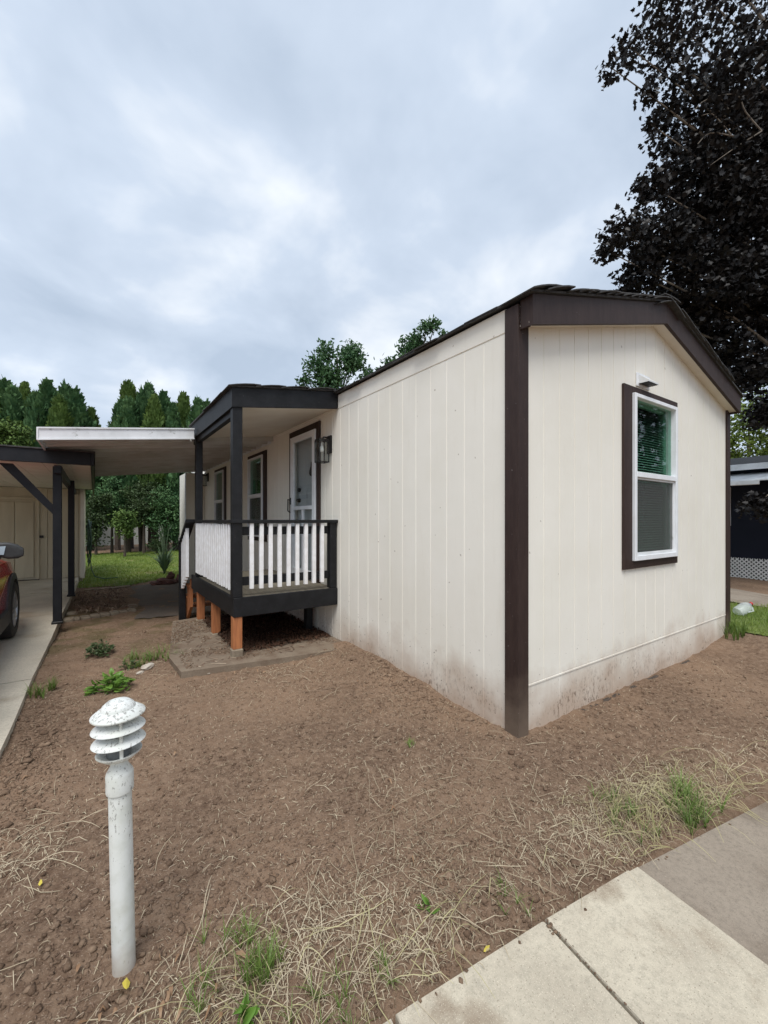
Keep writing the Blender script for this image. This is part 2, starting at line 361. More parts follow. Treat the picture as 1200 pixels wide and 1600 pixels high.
def bollard_paint():
    m, nt, b = new_mat('chipped_white_paint'); g = NT(nt); z = g.axis(2)
    c = g.mix(g.rng(g.noise(12, 4, .6), .35, .7), (.70, .71, .68), (.60, .61, .56))
    wv = g.rng(z, .25, .62, 0, 1); top = g.rng(z, .82, .87, 0, 1)
    wear = g.math('ADD', g.math('MULTIPLY', wv, .075), g.math('MULTIPLY', top, .03))
    c = g.mix(g.rng(g.math('ADD', g.noise(75, 6, .7, (1.4, 1.4, .6)), wear), .64, .69, 0, .8), c, (.22, .21, .19))
    c = g.mix(g.rng(g.noise(5, 4, .6), .55, .75, 0, .4), c, (.50, .49, .40))
    c = g.mix(g.rng(g.math('ADD', z, g.math('MULTIPLY', g.noise(20, 3), -.1)), .07, -.05, 0, .7), c, (.3, .22, .15))
    g.l.new(c, b.inputs['Base Color']); b.inputs['Roughness'].default_value = .5; g.bump(g.noise(70, 4, .6), b, .2, .002); return m
M['bollard'] = bollard_paint()
M['lampgrey'] = simple('grey_lamp_lens', (.2, .205, .2), (.14, .145, .14), 30, .4)
M['khaki'] = simple('khaki_shed_paint', (.60, .535, .40), (.52, .455, .335), 2, .65, .2, 25, .004, (3, 3, .4))
M['navy'] = simple('black_carport_paint', (.008, .0085, .011), (.013, .0135, .016), 10, .5, spec=.3)
M['carred'] = simple('red_car_paint', (.55, .014, .02), (.5, .013, .018), 2, .2)
M['carred'].node_tree.nodes['Principled BSDF'].inputs['Coat Weight'].default_value = .8
M['rubber'] = simple('tyre_rubber', (.018, .018, .018), (.03, .028, .026), 30, .8)
M['plastic'] = simple('grey_black_plastic', (.03, .031, .032), (.045, .045, .045), 20, .55)
M['alloy'] = simple('alloy_rim', (.42, .42, .43), (.3, .3, .31), 10, .35, metal=.8)
M['carglass'] = simple('dark_car_glass', (.015, .017, .018), None, 4, .05)
M['mirror'] = simple('mirror_glass', (.85, .88, .88), (.82, .85, .85), 2, .03, metal=1)
M['redlens'] = simple('red_tail_lens', (.35, .01, .01), None, 6, .15)
M['clearlens'] = simple('clear_head_lens', (.6, .62, .63), None, 6, .1)
M['hose'] = simple('green_hose', (.02, .055, .035), (.03, .075, .05), 10, .45)
M['navywall'] = simple('navy_siding', (.0055, .008, .017), (.008, .010, .02), 3, .6, spec=.2)
M['greywhite'] = simple('dirty_white_metal', (.85, .86, .86), (.66, .67, .66), 5, .5)
M['lattice'] = simple('white_lattice', (.72, .72, .70), (.6, .6, .57), 9, .6)
M['curtain'] = simple('white_curtain', (.6, .6, .6), (.5, .5, .5), 5, .8)
M['jug'] = None
def jug():
    m, nt, b = new_mat('cloudy_plastic'); b.inputs['Base Color'].default_value = (.8, .84, .86, 1); b.inputs['Roughness'].default_value = .3
    t = nt.nodes.new('ShaderNodeBsdfTransparent'); x = nt.nodes.new('ShaderNodeMixShader'); x.inputs[0].default_value = .35
    nt.links.new(t.outputs[0], x.inputs[1]); nt.links.new(b.outputs[0], x.inputs[2]); nt.links.new(x.outputs[0], nt.nodes['Material Output'].inputs[0]); return m
M['jug'] = jug()
M['redcap'] = simple('red_cap', (.5, .03, .03), None, 5, .4)
M['palewall'] = simple('pale_far_wall', (.62, .62, .58), (.55, .55, .5), 2, .7)
M['darkbrown'] = simple('dark_brown_grained', (.075, .055, .042), (.045, .033, .025), 12, .85, .4, 40, .003, (1, 4, 4))
# ------------------------------------------------------------------ ground
def axis_pts(segs):
    r = []
    for a, b, s in segs: r += list(np.arange(a, b - 1e-6, s))
    return np.array(r + [segs[-1][1]])
gx = axis_pts([(-900, -100, 100), (-100, -20, 10), (-20, -4, 1), (-4, -3, .1), (-3, 1.6, .022), (1.6, 4.6, .05), (4.6, 14, .4), (14, 40, 4), (40, 100, 15), (100, 900, 100)])
gy = axis_pts([(-900, -100, 100), (-100, -20, 10), (-20, -4, 1), (-4, -2.0, .1), (-2.0, 4, .022), (4, 7, .05), (7, 12, .12), (12, 40, 2), (40, 100, 15), (100, 900, 100)])
X, Y = np.meshgrid(gx, gy); Z = gz(X, Y)
nx, ny = len(gx), len(gy); I = np.arange(nx * ny).reshape(ny, nx)
F = np.stack([I[:-1, :-1], I[:-1, 1:], I[1:, 1:], I[1:, :-1]], -1).reshape(-1, 4)
g = npobj('ground', np.stack([X, Y, Z], -1).reshape(-1, 3), F, M['soil'], smooth=True); tag(g, kind='structure')
def sheet(name, poly, dz, mat, res, jag=.0, thick=.0):   # a sheet of ground cover with a ragged outline, following the terrain
    xs = [p[0] for p in poly]; ys = [p[1] for p in poly]
    ax = np.arange(min(xs) - res, max(xs) + 2 * res, res); ay = np.arange(min(ys) - res, max(ys) + 2 * res, res)
    X, Y = np.meshgrid(ax, ay); px = X + jag * 2 * fbm(X * 2.2, Y * 2.2 + 40, 3); py = Y + jag * 2 * fbm(X * 2.2 + 70, Y * 2.2, 3)
    ins = np.zeros(X.shape, bool); n = len(poly)
    for i in range(n):
        (x0, y0), (x1, y1) = poly[i], poly[(i + 1) % n]
        c = ((y0 > py) != (y1 > py)) & (px < (x1 - x0) * (py - y0) / (y1 - y0 + 1e-9) + x0); ins ^= c
    Z = gz(X, Y, False) + dz
    I = np.arange(X.size).reshape(X.shape); k = ins[:-1, :-1] & ins[1:, 1:] & ins[:-1, 1:] & ins[1:, :-1]
    F = np.stack([I[:-1, :-1], I[:-1, 1:], I[1:, 1:], I[1:, :-1]], -1)[k]
    u, inv = np.unique(F, return_inverse=True); V = np.stack([X, Y, Z], -1).reshape(-1, 3)[u]
    o = npobj(name, V, inv.reshape(F.shape), mat, smooth=True); tag(o, kind='structure'); return o, X[ins], Y[ins]
def lawn_mat():
    m, nt, b = new_mat('lawn_ground'); g = NT(nt)
    c = g.mix(g.rng(g.noise(.9, 4, .6), .35, .65), (.12, .18, .03), (.19, .22, .055))
    c = g.mix(g.rng(g.noise(.55, 3, .6), .56, .68, 0, .85), c, (.26, .21, .10)); c = g.mix(g.rng(g.noise(40, 3, .7), .45, .75, 0, .7), c, (.035, .06, .012))
    g.l.new(c, b.inputs['Base Color']); b.inputs['Roughness'].default_value = .95; g.bump(g.noise(45, 4, .7), b, .8, .03); return m
M['lawnground'] = lawn_mat()
backpoly = [(-2.75, 9.9), (-1.6, 9.9), (-1.2, 10.3), (-.3, 10.5), (.5, 11), (14, 12), (14, 21.5), (-14, 21.5), (-14, 14.5), (-2.6, 14.5)]
bl, bx, by = sheet('lawn', backpoly, .012, M['lawnground'], .12, .15)
rightpoly = [(4.15, -.35), (4.2, .35), (4.25, 3), (6.0, 3.2), (6.3, .3), (8.2, -.5), (8.5, -4), (4.5, -4), (4.3, -1)]
rl, rx, ry = sheet('lawn', rightpoly, .012, M['lawnground'], .06, .08)
sheet('path', [(-1.86, 5.75), (-.05, 5.6), (-.05, 9.95), (-1.72, 9.75)], .012, M['asphalt'], .03, .22)
sheet('path', [(6.35, -4), (8.1, -4), (8.4, .6), (8.3, 5), (6.2, 5), (6.3, .4)], .02, M['slabgrey'], .08, .02)
# sidewalk slabs (seams, real gaps)
sw = part('sidewalk', MB().prism([(-4, -.62), (-.46, -1.03), (3.4, -1.78), (3.2, -3.1), (-4, -2.9)], 2, -.12, -.035), M['soil']); tag(sw, kind='structure')
def slab(poly, mat, top=.012):
    cx = sum(p[0] for p in poly) / len(poly); cy = sum(p[1] for p in poly) / len(poly); c = .006
    ins = [(p[0] + (cx - p[0]) * .008, p[1] + (cy - p[1]) * .008) for p in poly]; n = len(poly)
    v = [(p[0], p[1], -.08) for p in poly] + [(p[0], p[1], top - c) for p in poly] + [(p[0], p[1], top) for p in ins]
    f = [tuple(range(2 * n, 3 * n))] + [(r * n + i, r * n + (i + 1) % n, (r + 1) * n + (i + 1) % n, (r + 1) * n + i) for r in (0, 1) for i in range(n)]
    return part('slab', MB().add(v, f), mat, sw)
slab([(-1.665, -.842), (-1.040, -.916), (-1.185, -1.95), (-1.80, -1.87)], M['slab'])
slab([(-1.028, -.917), (-.545, -.985), (-.705, -2.02), (-1.172, -1.953)], M['slab'])
slab([(-.527, -.99), (.56, -1.19), (.42, -2.2), (-.688, -2.02)], M['slabgrey'], .004)
slab([(.574, -1.194), (1.75, -1.42), (1.6, -2.4), (.434, -2.205)], M['slabgrey'], .002)
slab([(-2.4, -.755), (-1.68, -.84), (-1.815, -1.868), (-2.53, -1.78)], M['slab'], .008)
slab([(-3.2, -.66), (-2.415, -.753), (-2.545, -1.777), (-3.3, -1.68)], M['slab'], .008)
part('concrete_filler', MB().prism([(-.55, -.99), (-.49, -1.0), (-.64, -2.0), (-.708, -2.0)], 2, -.06, .0065), M['slab'], sw)
# driveway under the carport, with control joints
dr = tag(thing('driveway', (-2.8, 2, 0)), kind='structure')
ys = [-3, .95, 3.1, 6.2, 8.8, 11.3]
for i in range(5):
    a, b = ys[i] + .005, ys[i + 1] - .005
    xa = lambda y: -2.90 + (y - 2) * .018
    part('slab', MB().prism([(-9, a), (xa(a), a), (xa((a + b) / 2) + .01, (a + b) / 2), (xa(b), b), (-9, b)], 2, -.2, .052 - .003 * (i % 2)), M['drive'], dr)
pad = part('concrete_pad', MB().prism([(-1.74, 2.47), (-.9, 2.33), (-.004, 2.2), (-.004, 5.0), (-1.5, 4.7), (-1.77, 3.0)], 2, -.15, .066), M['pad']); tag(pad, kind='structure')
# ------------------------------------------------------------------ the mobile home
W, LEN, EAVE, RISE = 4.09, 11.9, 3.0, .265
home = thing('mobile_home', (0, 0, 0), 'cream single-wide mobile home with dark brown corner boards and low gable roof', 'mobile home')
def rake(x): return 2.93 + RISE * (W / 2 - abs(x - W / 2))        # underside of the roof deck
gwin = (1.60, 2.49, 1.13, 2.645)
holes_s = [(3.16, 3.97, .70, 2.69), (5.27, 6.07, 1.20, 2.62), (7.93, 8.73, 1.20, 2.62)]
def rects(a0, a1, z0, z1, holes):
    cuts = sorted({a0, a1} | {h for q in holes for h in q[:2] if a0 < h < a1}); r = []
    for a, b in zip(cuts, cuts[1:]):
        zs = [(z0, z1)]
        for h in holes:
            if a >= h[0] - 1e-6 and b <= h[1] + 1e-6: zs = [(p, q) for p, q in ((z0, min(z1, h[2])), (max(z0, h[3]), z1)) if q - p > .01]
        r += [(a, b, p, q) for p, q in zs]
    return r
mb = MB()
def wallmesh(holes, a0, a1, top, to3):      # a sheet with openings, reveal faces included
    mb = MB()
    for a, b, p, q in rects(a0, a1, -.2, 2.79, holes): mb.box(*to3(a, b, .0034, .11, p, q), 0)
    return mb
S3 = lambda a, b, d0, d1, p, q: (d0, d1, a, b, p, q)         # side wall: along y, depth into +x
G3 = lambda a, b, d0, d1, p, q: (a, b, d0, d1, p, q)         # gable: along x, depth into +y
sw_ = wallmesh(holes_s, .0, LEN, 0, S3); sw_.box(.0034, .11, 0, LEN, 2.79, 2.99, 0)
side = part('side_wall', sw_, M['groove'], home)
gm = wallmesh([gwin], .112, W - .01, 0, G3); gm.prism([(.112, 2.79), (W - .01, 2.79), (W - .01, rake(W) + .0), (W / 2, rake(W / 2)), (.112, rake(.112))], 1, .0034, .11)
gable = part('gable_wall', gm, M['groove'], home)
part('far_wall', MB().box(W - .1, W, .11, LEN, -.2, 2.99, 0).box(.11, W - .1, LEN - .1, LEN, -.2, 3.2, 0), M['wall'], home)
part('interior', MB().box(.9, .93, .2, LEN - .2, .5, 2.9, 0).box(.2, W - .2, .95, .98, .5, 2.9, 0).box(.12, W - .12, .12, LEN - .12, .42, .5, 0), M['dark'], home)
def strips(a0, a1, step, w):
    a = a0
    while a < a1 - .02:
        yield a, min(a + step, a1); a += step
for a, b in strips(.10, 10.02, .203, 0):
    for p, q, r, s in rects(a + .004, b - .004, -.15, 2.822, holes_s):
        part('siding_board', MB().box(0, .0058, p, q, r, s, .002), M['wall'], side)
part('frieze_board', MB().box(-.004, .0056, .09, 10, 2.832, 2.998, .003), M['wall'], side)
for a, b in strips(.10, W - .05, .2, 0):
    for p, q, r, s in rects(a + .004, b - .004, .335, 2.7, [gwin]):
        if s > 2.69:
            part('siding_board', MB().prism([(p, r), (q, r), (q, rake(q) - .01)] + ([(W / 2, rake(W / 2) - .01)] if p < W / 2 < q else []) + [(p, rake(p) - .01)], 1, 0, .0058), M['wall'], gable)
        else: part('siding_board', MB().box(p, q, 0, .0058, r, s, .002), M['wall'], gable)
for a, b in strips(.10, W - .05, .4, 0): part('skirting_panel', MB().box(a + .003, b - .003, .002, .0105, -.2, .318, .003), M['wall'], gable)
part('skirting_trim', MB().box(.09, W - .04, -.004, .003, .316, .331, .002), M['wall'], gable)
# corner boards
cbm = lambda *a: part('corner_board', MB().box(*a, .004), M['brown'], home)
cbm(-.022, -.002, -.022, .095, -.2, 2.985); cbm(-.0215, .095, -.0225, -.0025, -.2, 2.86)
cbm(W - .085, W + .02, -.022, -.002, -.2, 2.86); cbm(W + .0, W + .02, -.0015, .1, -.2, 2.9)
# rake fascia, soffit, roof
OV = -.126
zf = lambda x: 3.012 + .262 * (W / 2 - abs(x - W / 2))
for s in (0, 1):
    x0, x1 = (-.002, W / 2 - .001) if s == 0 else (W + .012, W / 2 + .001)
    part('rake_board', MB().prism([(x0, zf(x0) - .205), (x1, zf(x1) - .192), (x1, zf(x1)), (x0, zf(x0))], 1, OV, OV + .03), M['brown'], home)
    part('soffit', MB().prism([(x0, zf(x0) - .185), (x1, zf(x1) - .176), (x1, zf(x1) - .165), (x0, zf(x0) - .172)], 1, OV + .031, -.001), M['soffit'], home)
part('return_board', MB().box(-.003, .02, OV + .03, -.0235, 2.806, 3.008, .003), M['brown'], home)
part('return_board', MB().box(W - .01, W + .013, OV + .03, -.0235, 2.806, 3.008, .003), M['brown'], home)
roof = part('roof', MB().prism([(-.05, zf(-.05) + .004), (W / 2, zf(W / 2) + .004), (W + .05, zf(W + .05) + .004), (W + .05, zf(W + .05) + .02), (W / 2, zf(W / 2) + .022), (-.05, zf(-.05) + .02)], 1, OV - .02, LEN + .1), M['shingle'], home)
def shingle_mesh(wd, ln):
    b = MB(); n = 4; t = .009
    v = []; f = []
    for i in range(n + 1):
        u = i / n; z = .006 * math.sin(u * 5) + (-.010 if i == n else 0)
        for yy in (0, wd): v += [(-ln * u, yy, z), (-ln * u, yy, z - t)]
    for i in range(n):
        a = i * 4; f += [(a, a + 2, a + 6, a + 4), (a + 1, a + 5, a + 7, a + 3), (a, a + 4, a + 5, a + 1), (a + 2, a + 3, a + 7, a + 6)]
    f += [(0, 1, 3, 2), (n * 4, n * 4 + 2, n * 4 + 3, n * 4 + 1)]
    b.add(v, f); m = b.mesh('shingle'); m.materials.append(M['shingle']); return m
shm = shingle_mesh(.31, .34); ang = math.atan(.262)
y = OV - .05; i = 0
while y < 9.3:                                   # eave course on the porch side
    for k in range(2):
        x = .27 - k * .015 if k == 0 else .42
        inst('shingle', shm, roof, (x - .03 * random.random(), y + random.uniform(-.01, .01), zf(x) + .036 + k * .004 + random.uniform(-.004, .008)), (random.uniform(-.02, .02), -ang + random.uniform(-.05, .02), random.uniform(-.03, .03)), (1, random.uniform(.9, 1.04), 1))
    y += .315; i += 1
for s in (0, 1):                                 # courses ending on the rake
    for k in range(2, 16):
        d = .42 + .13 * k
        if d > 2.15: break
        x = d if s == 0 else W - d
        inst('shingle', shm, roof, (x, OV - .045 + random.uniform(-.012, .012), zf(x) + .036 + random.uniform(-.003, .007)), (random.uniform(-.03, .03), -ang if s == 0 else ang, 0 if s == 0 else 0), (1 if s == 0 else -1, 1, 1))
for k in range(8):
    inst('ridge_shingle', shm, roof, (W / 2 + .17, OV - .05 + k * .3, zf(W / 2) + .05 - .012), (0, .0, 0), (1, 1, 1))
part('dark_base_strip', MB().box(.62, 3.3, -.05, -.012, -.16, -.005, .004), M['darkbrown'], home)  # dark brown strip along the foot of the gable
# windows
def window(h, to, parent, screen_on=True):
    a0, a1, z0, z1 = h; B = lambda mb, a, b, d0, d1, p, q, c=.003: mb.box(*to(a, b, d0, d1, p, q), c)
    zm = z0 + (z1 - z0) * .517
    wnd = part('window', B(B(B(B(MB(), a0 - .16, a0 - .01, -.024, -.001, z0 - .075, z1 + .065), a1 + .012, a1 + .062, -.024, -.001, z0 - .075, z1 + .065), a0 - .0098, a1 + .0118, -.0245, -.0012, z1 + .004, z1 + .0648), a0 - .0098, a1 + .0118, -.0245, -.0012, z0 - .0748, z0 - .004), M['brown'], parent)
    fr = MB(); t = .032
    for q in ((a0 - .008, a0 + t, z0 - .003, z1 + .003), (a1 - t, a1 + .01, z0 - .003, z1 + .003), (a0 + t, a1 - t, z1 - t, z1 + .003), (a0 + t, a1 - t, z0 - .003, z0 + t + .01), (a0 + t, a1 - t, zm - .024, zm + .024)):
        B(fr, q[0], q[1], -.048, .03, q[2], q[3])
    part('frame', fr, M['vinyl'], wnd)
    sa = MB(); c = t + .022
    for q in ((a0 + t + .001, a0 + c, z0 + t + .011, zm - .025), (a1 - c, a1 - t - .001, z0 + t + .011, zm - .025), (a0 + c, a1 - c, zm - .043, zm - .025), (a0 + c, a1 - c, z0 + t + .011, z0 + t + .035)):
        B(sa, q[0], q[1], -.028, .01, q[2], q[3], .002)
    part('lower_sash', sa, M['alu'], wnd)
    part('pane', B(MB(), a0 + t - .004, a1 - t + .004, .000, .004, zm + .01, z1 - t + .004, 0), M['glass'], wnd)
    part('pane', B(MB(), a0 + c - .004, a1 - c + .004, .002, .006, z0 + t + .02, zm - .03, 0), M['glass'], wnd)
    if screen_on: part('insect_screen', B(MB(), a0 + c - .004, a1 - c + .004, -.0175, -.016, z0 + t + .02, zm - .03, 0), M['screen'], wnd)
    rv = MB()
    for q in ((a0 - .001, a0 + .008, z0, z1), (a1 - .008, a1 + .001, z0, z1), (a0, a1, z1 - .008, z1 + .001), (a0, a1, z0 - .001, z0 + .008)): B(rv, q[0], q[1], .031, .125, q[2], q[3], 0)
    part('reveal', rv, M['reveal'], wnd)
    bl = MB(); z = z1 - .06; k = 0
    while z > z0 + .03:
        dd = .014
        P = lambda a, d, zz: (lambda r: (r[0], r[2], r[4]))(to(a, a, d, d, zz, zz))
        bl.add([P(a0 + .012, .085 - dd, z - .008), P(a1 - .012, .085 - dd, z - .008), P(a1 - .012, .085 + dd, z + .008), P(a0 + .012, .085 + dd, z + .008)], [(0, 1, 2, 3)])
        z -= .0245; k += 1
    B(bl, a0 + .02, a1 - .02, .066, .104, z1 - .05, z1 - .01, 0)
    tag(part('blind', bl, M['blind'], wnd), kind='stuff')
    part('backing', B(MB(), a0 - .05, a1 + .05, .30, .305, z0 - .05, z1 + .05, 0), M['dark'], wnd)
    return wnd
gw = window(gwin, G3, home)
for h in holes_s[1:]: window(h, S3, home)
# storm door with the grey house door behind it
a0, a1, z0, z1 = holes_s[0]
dm = MB()
dm.box(-.026, -.001, a0 - .10, a0 - .005, z0 - .03, z1 + .09); dm.box(-.026, -.001, a1 + .02, a1 + .10, z0 - .03, z1 + .09); dm.box(-.0265, -.0012, a0 - .0048, a1 + .0198, z1 + .004, z1 + .0898)
door = part('storm_door', dm, M['brown'], home)
fr = MB(); t = .085; zr = 1.665
for y0, y1, p, q in ((a0 - .004, a0 + t, z0, z1), (a1 - t, a1 + .018, z0, z1), (a0 + t, a1 - t, z1 - t, z1), (a0 + t, a1 - t, z0, z0 + .11), (a0 + t, a1 - t, zr - .025, zr + .025)): fr.box(-.045, -.008, y0, y1, p, q)
fr.box(-.043, -.010, (a0 + a1) / 2 - .02, (a0 + a1) / 2 + .02, z0 + .11, zr - .025)
part('frame', fr, M['vinyl'], door)
part('pane', MB().box(-.022, -.018, a0 + t - .005, a1 - t + .005, zr + .02, z1 - t + .005, 0), M['glass_clear'], door)
for y0, y1 in ((a0 + t - .005, (a0 + a1) / 2 - .018), ((a0 + a1) / 2 + .018, a1 - t + .005)): part('pane', MB().box(-.022, -.018, y0, y1, z0 + .1, zr - .02, 0), M['glass_clear'], door)
idm = MB().box(.055, .09, a0 + .002, a1 - .002, z0, z1, 0)
for p, q in ((z0 + .12, z0 + .75), (z0 + .88, z0 + 1.25), (z0 + 1.38, z1 - .14)):
    for y0, y1 in ((a0 + .12, a0 + .37), (a0 + .45, a0 + .70)): idm.box(.048, .056, y0, y1, p, q, .004)
part('inner_door', idm, M['doorgrey'], door)
part('door_knocker', MB().lathe([(0, .13), (.006, .12), (.012, .06), (.028, .0), (.032, -.035), (.02, -.065), (0, -.075)], (.04, 3.44, 2.17), 12), M['blackmetal'], door, True)
part('door_knob', MB().tube([(.05, 3.84, 1.78), (.0, 3.84, 1.78)], [.03, .024], 12), M['blackmetal'], door, True)
part('deadbolt', MB().tube([(.05, 3.84, 1.93), (.02, 3.84, 1.93)], .03, 12), M['blackmetal'], door, True)
part('latch_handle', MB().tube([(-.05, a1 - .0, 1.78), (-.085, a1 + .0, 1.80), (-.085, a1 + .005, 1.63), (-.05, a1 + .0, 1.60)], .009, 8).box(-.062, -.046, a1 - .02, a1 + .015, 1.72, 1.82), M['blackmetal'], door)
# exhaust hood above the gable window
vh = part('vent_hood', MB().box(1.70, 1.955, -.012, -.001, 2.735, 2.862), M['vinyl'], home)
hm = MB(); hm.add([(1.73, -.012, 2.845), (1.93, -.012, 2.845), (1.93, -.10, 2.775), (1.73, -.10, 2.775), (1.73, -.012, 2.76), (1.93, -.012, 2.76), (1.93, -.1, 2.76), (1.73, -.1, 2.76)], [(0, 1, 2, 3), (3, 2, 6, 7), (0, 3, 7, 4), (1, 5, 6, 2), (4, 5, 1, 0)])
part('cowl', hm, M['greywhite'], vh); part('flap', MB().box(1.74, 1.825, -.09, -.02, 2.757, 2.7595, 0), M['blackmetal'], vh); part('flap', MB().box(1.833, 1.92, -.09, -.02, 2.757, 2.7595, 0), M['blackmetal'], vh)
# back extension of the home
part('extension', MB().box(-.45, -.004, 10.0, 11.0, -.2, 2.72, .004), M['wall'], home)
part('extension_corner_board', MB().box(-.472, -.452, 9.985, 10.06, -.2, 2.72, .003), M['vinyl'], home)
# wall lanterns
def lantern(loc, label, ax=0):
    r = thing('wall_lantern', loc, label, 'lantern', 'black wall lanterns'); x, y, z = loc
    part('backplate', MB().box(x - .024, x - .001, y - .055, y + .055, z - .12, z + .10), M['blackmetal'], r)
    part('arm', MB().tube([(x - .02, y, z + .04), (x - .05, y, z + .075), (x - .09, y, z + .075), (x - .115, y, z + .045)], .011, 8), M['blackmetal'], r, True)
    cx = x - .115; c = MB(); h0, h1, s = z - .24, z + .035, .062
    for sx in (-1, 1):
        for sy in (-1, 1): c.box(cx + sx * s - .006, cx + sx * s + .006, y + sy * s - .006, y + sy * s + .006, h0, h1, .001)
    for h in (h0, h1 - .012):
        c.box(cx - s - .006, cx + s + .006, y - s - .0061, y - s + .006, h, h + .0121, .001); c.box(cx - s - .006, cx + s + .006, y + s - .006, y + s + .0061, h, h + .0121, .001)
        c.box(cx - s - .0061, cx - s + .006, y - s + .006, y + s - .006, h, h + .012, .001); c.box(cx + s - .006, cx + s + .0061, y - s + .006, y + s - .006, h, h + .012, .001)
    part('cage', c, M['blackmetal'], r)
    part('cap', MB().box(cx - s - .004, cx + s + .004, y - s - .004, y + s + .004, h1, h1 + .012), M['blackmetal'], r)
    g = MB()
    for q in ((cx - s - .001, cx - s + .001, y - s, y + s), (cx + s - .001, cx + s + .001, y - s, y + s)): g.box(*q, h0 + .012, h1 - .012, 0)
    for q in ((cx - s, cx + s, y - s - .001, y - s + .001), (cx - s, cx + s, y + s - .001, y + s + .001)): g.box(*q, h0 + .012, h1 - .012, 0)
    part('glass', g, M['lampglass'], r)
    part('bulb', MB().lathe([(.0, 0), (.012, -.01), (.013, -.05), (.022, -.08), (.026, -.105), (.018, -.13), (0, -.138)], (cx, y, h1 - .012), 14), M['bulb'], r, True)
lantern((0, 2.80, 2.44), 'black box lantern with clear glass beside the storm door')
lantern((-.001, 9.55, 2.60), 'black lantern on the far porch wall beyond the rear porch post')
# ------------------------------------------------------------------ porch
PX, PY0, PY1, DK = -1.224, 2.6, 4.9, .68
po = thing('porch', (-.6, 3.7, 0), 'raised wooden porch with black posts, white balusters and grey deck boards', 'porch')
y = PY0 + .042; k = 0
while y < PY1 - .05:
    part('deck_board', MB().box(PX + .032, -.012, y, y + .138, DK - .034, DK + random.uniform(-.002, .002), .004), M['deck'], po); y += .144; k += 1
part('rim_board', MB().box(PX, -.006, PY0, PY0 + .038, DK - .2, DK + .003, .004), M['black'], po)
part('rim_board', MB().box(PX - .0, PX + .038, PY0 + .0385, PY1, DK - .2, DK + .003, .004), M['black'], po)
part('rim_board', MB().box(PX + .0385, -.006, PY1 - .038, PY1, DK - .2, DK - .035, .004), M['black'], po)
for y in (3.1, 3.6, 4.1, 4.5): part('joist', MB().box(PX + .04, -.01, y, y + .038, DK - .18, DK - .036, .002), M['cedar'], po)
def leg(x, y, m, w=.09, z0=None):
    z = gzf(x + w / 2, y + w / 2, False) if z0 is None else z0
    part('leg', MB().box(x, x + w, y, y + w, z + .03, DK - .2 if m is M['cedar'] else DK - .19, .004), m, po)
    part('footing', MB().box(x - .01, x + w + .01, y - .01, y + w + .01, z - .08, z + .031, .012), M['paver'], po)
leg(PX + .0, PY0 + .012, M['cedar'], .094, .115); leg(PX + .02, 3.62, M['cedar'], .094, .055); leg(PX + .02, 4.52, M['cedar'], .094, .05); leg(-.16, PY0 + .55, M['black'], .09, .05); leg(-.2, 4.5, M['black'], .09, .05)
# roof posts
def post(x, y, z0, z1, w=.092): part('post', MB().box(x, x + w, y, y + w, z0, z1, .005), M['black'], po)
proof = lambda x: 3.035 + .135 * x              # top of porch roof
post(PX - .006, PY0 + .004, DK + .004, 2.70, .1); post(PX + .002, 4.56, DK + .004, 2.70)
part('post', MB().box(-.1, -.012, PY0 + .008, PY0 + .098, DK + .004, 1.47, .005), M['black'], po)
def sloped(x0, x1, y0, y1, top, thick): return MB().prism([(x0, top(x0) - thick), (x1, top(x1) - thick), (x1, top(x1)), (x0, top(x0))], 1, y0, y1)
part('roof_fascia', sloped(PX - .02, -.006, PY0 - .012, PY0 + .024, lambda x: proof(x), .2), M['black'], po)
part('roof_fascia', MB().prism([(PX - .02, proof(PX) - .205), (PX + .016, proof(PX) - .205), (PX + .016, proof(PX)), (PX - .02, proof(PX) - .003)], 1, PY0 + .0245, 4.86), M['black'], po)
part('roof_beam', MB().box(PX + .017, PX + .075, PY0 + .105, 4.82, 2.60, 2.70, .004), M['black'], po)
part('ceiling', sloped(PX + .076, -.006, PY0 + .025, 4.85, lambda x: proof(x) - .165, .012), M['soffit'], po)
prf = part('porch_roof', sloped(PX - .045, -.004, PY0 - .035, 4.88, lambda x: proof(x) + .018, .014), M['shingle'], po)
for k in range(4):
    for x in (PX + .27, PX + .55, PX + .83, -.08):
        inst('shingle', shm, prf, (x, PY0 - .06 + k * .32, proof(x) + .03 + random.uniform(-.003, .005)), (random.uniform(-.02, .02), -.134, 0))
# rails and balusters
part('top_rail', MB().box(PX - .02, -.004, PY0 - .012, PY0 + .11, 1.462, 1.499, .004), M['black'], po)
part('top_rail', MB().box(PX - .02, PX + .115, PY0 + .11, 4.60, 1.460, 1.498, .004), M['black'], po)
for z0, z1 in ((1.335, 1.425), (.80, .89)):
    part('rail', MB().box(PX + .095, -.1, PY0 + .045, PY0 + .083, z0, z1, .003), M['black'], po)
    part('rail', MB().box(PX + .03, PX + .068, PY0 + .105, 4.56, z0, z1, .003), M['black'], po)
bm = MB().box(-.021, .021, -.019, .019, 0, .70, .003).mesh('baluster'); bm.materials.append(M['white'])
for k in range(9): inst('baluster', bm, po, (-1.03 + k * .1035, PY0 + .024, .762 + random.uniform(-.008, .002)), (0, random.uniform(-.004, .004), random.uniform(-.05, .05)))
for k in range(18): inst('baluster', bm, po, (PX + .008, PY0 + .165 + k * .1025, .755 + random.uniform(-.006, .004)), (random.uniform(-.004, .004), 0, math.pi / 2))
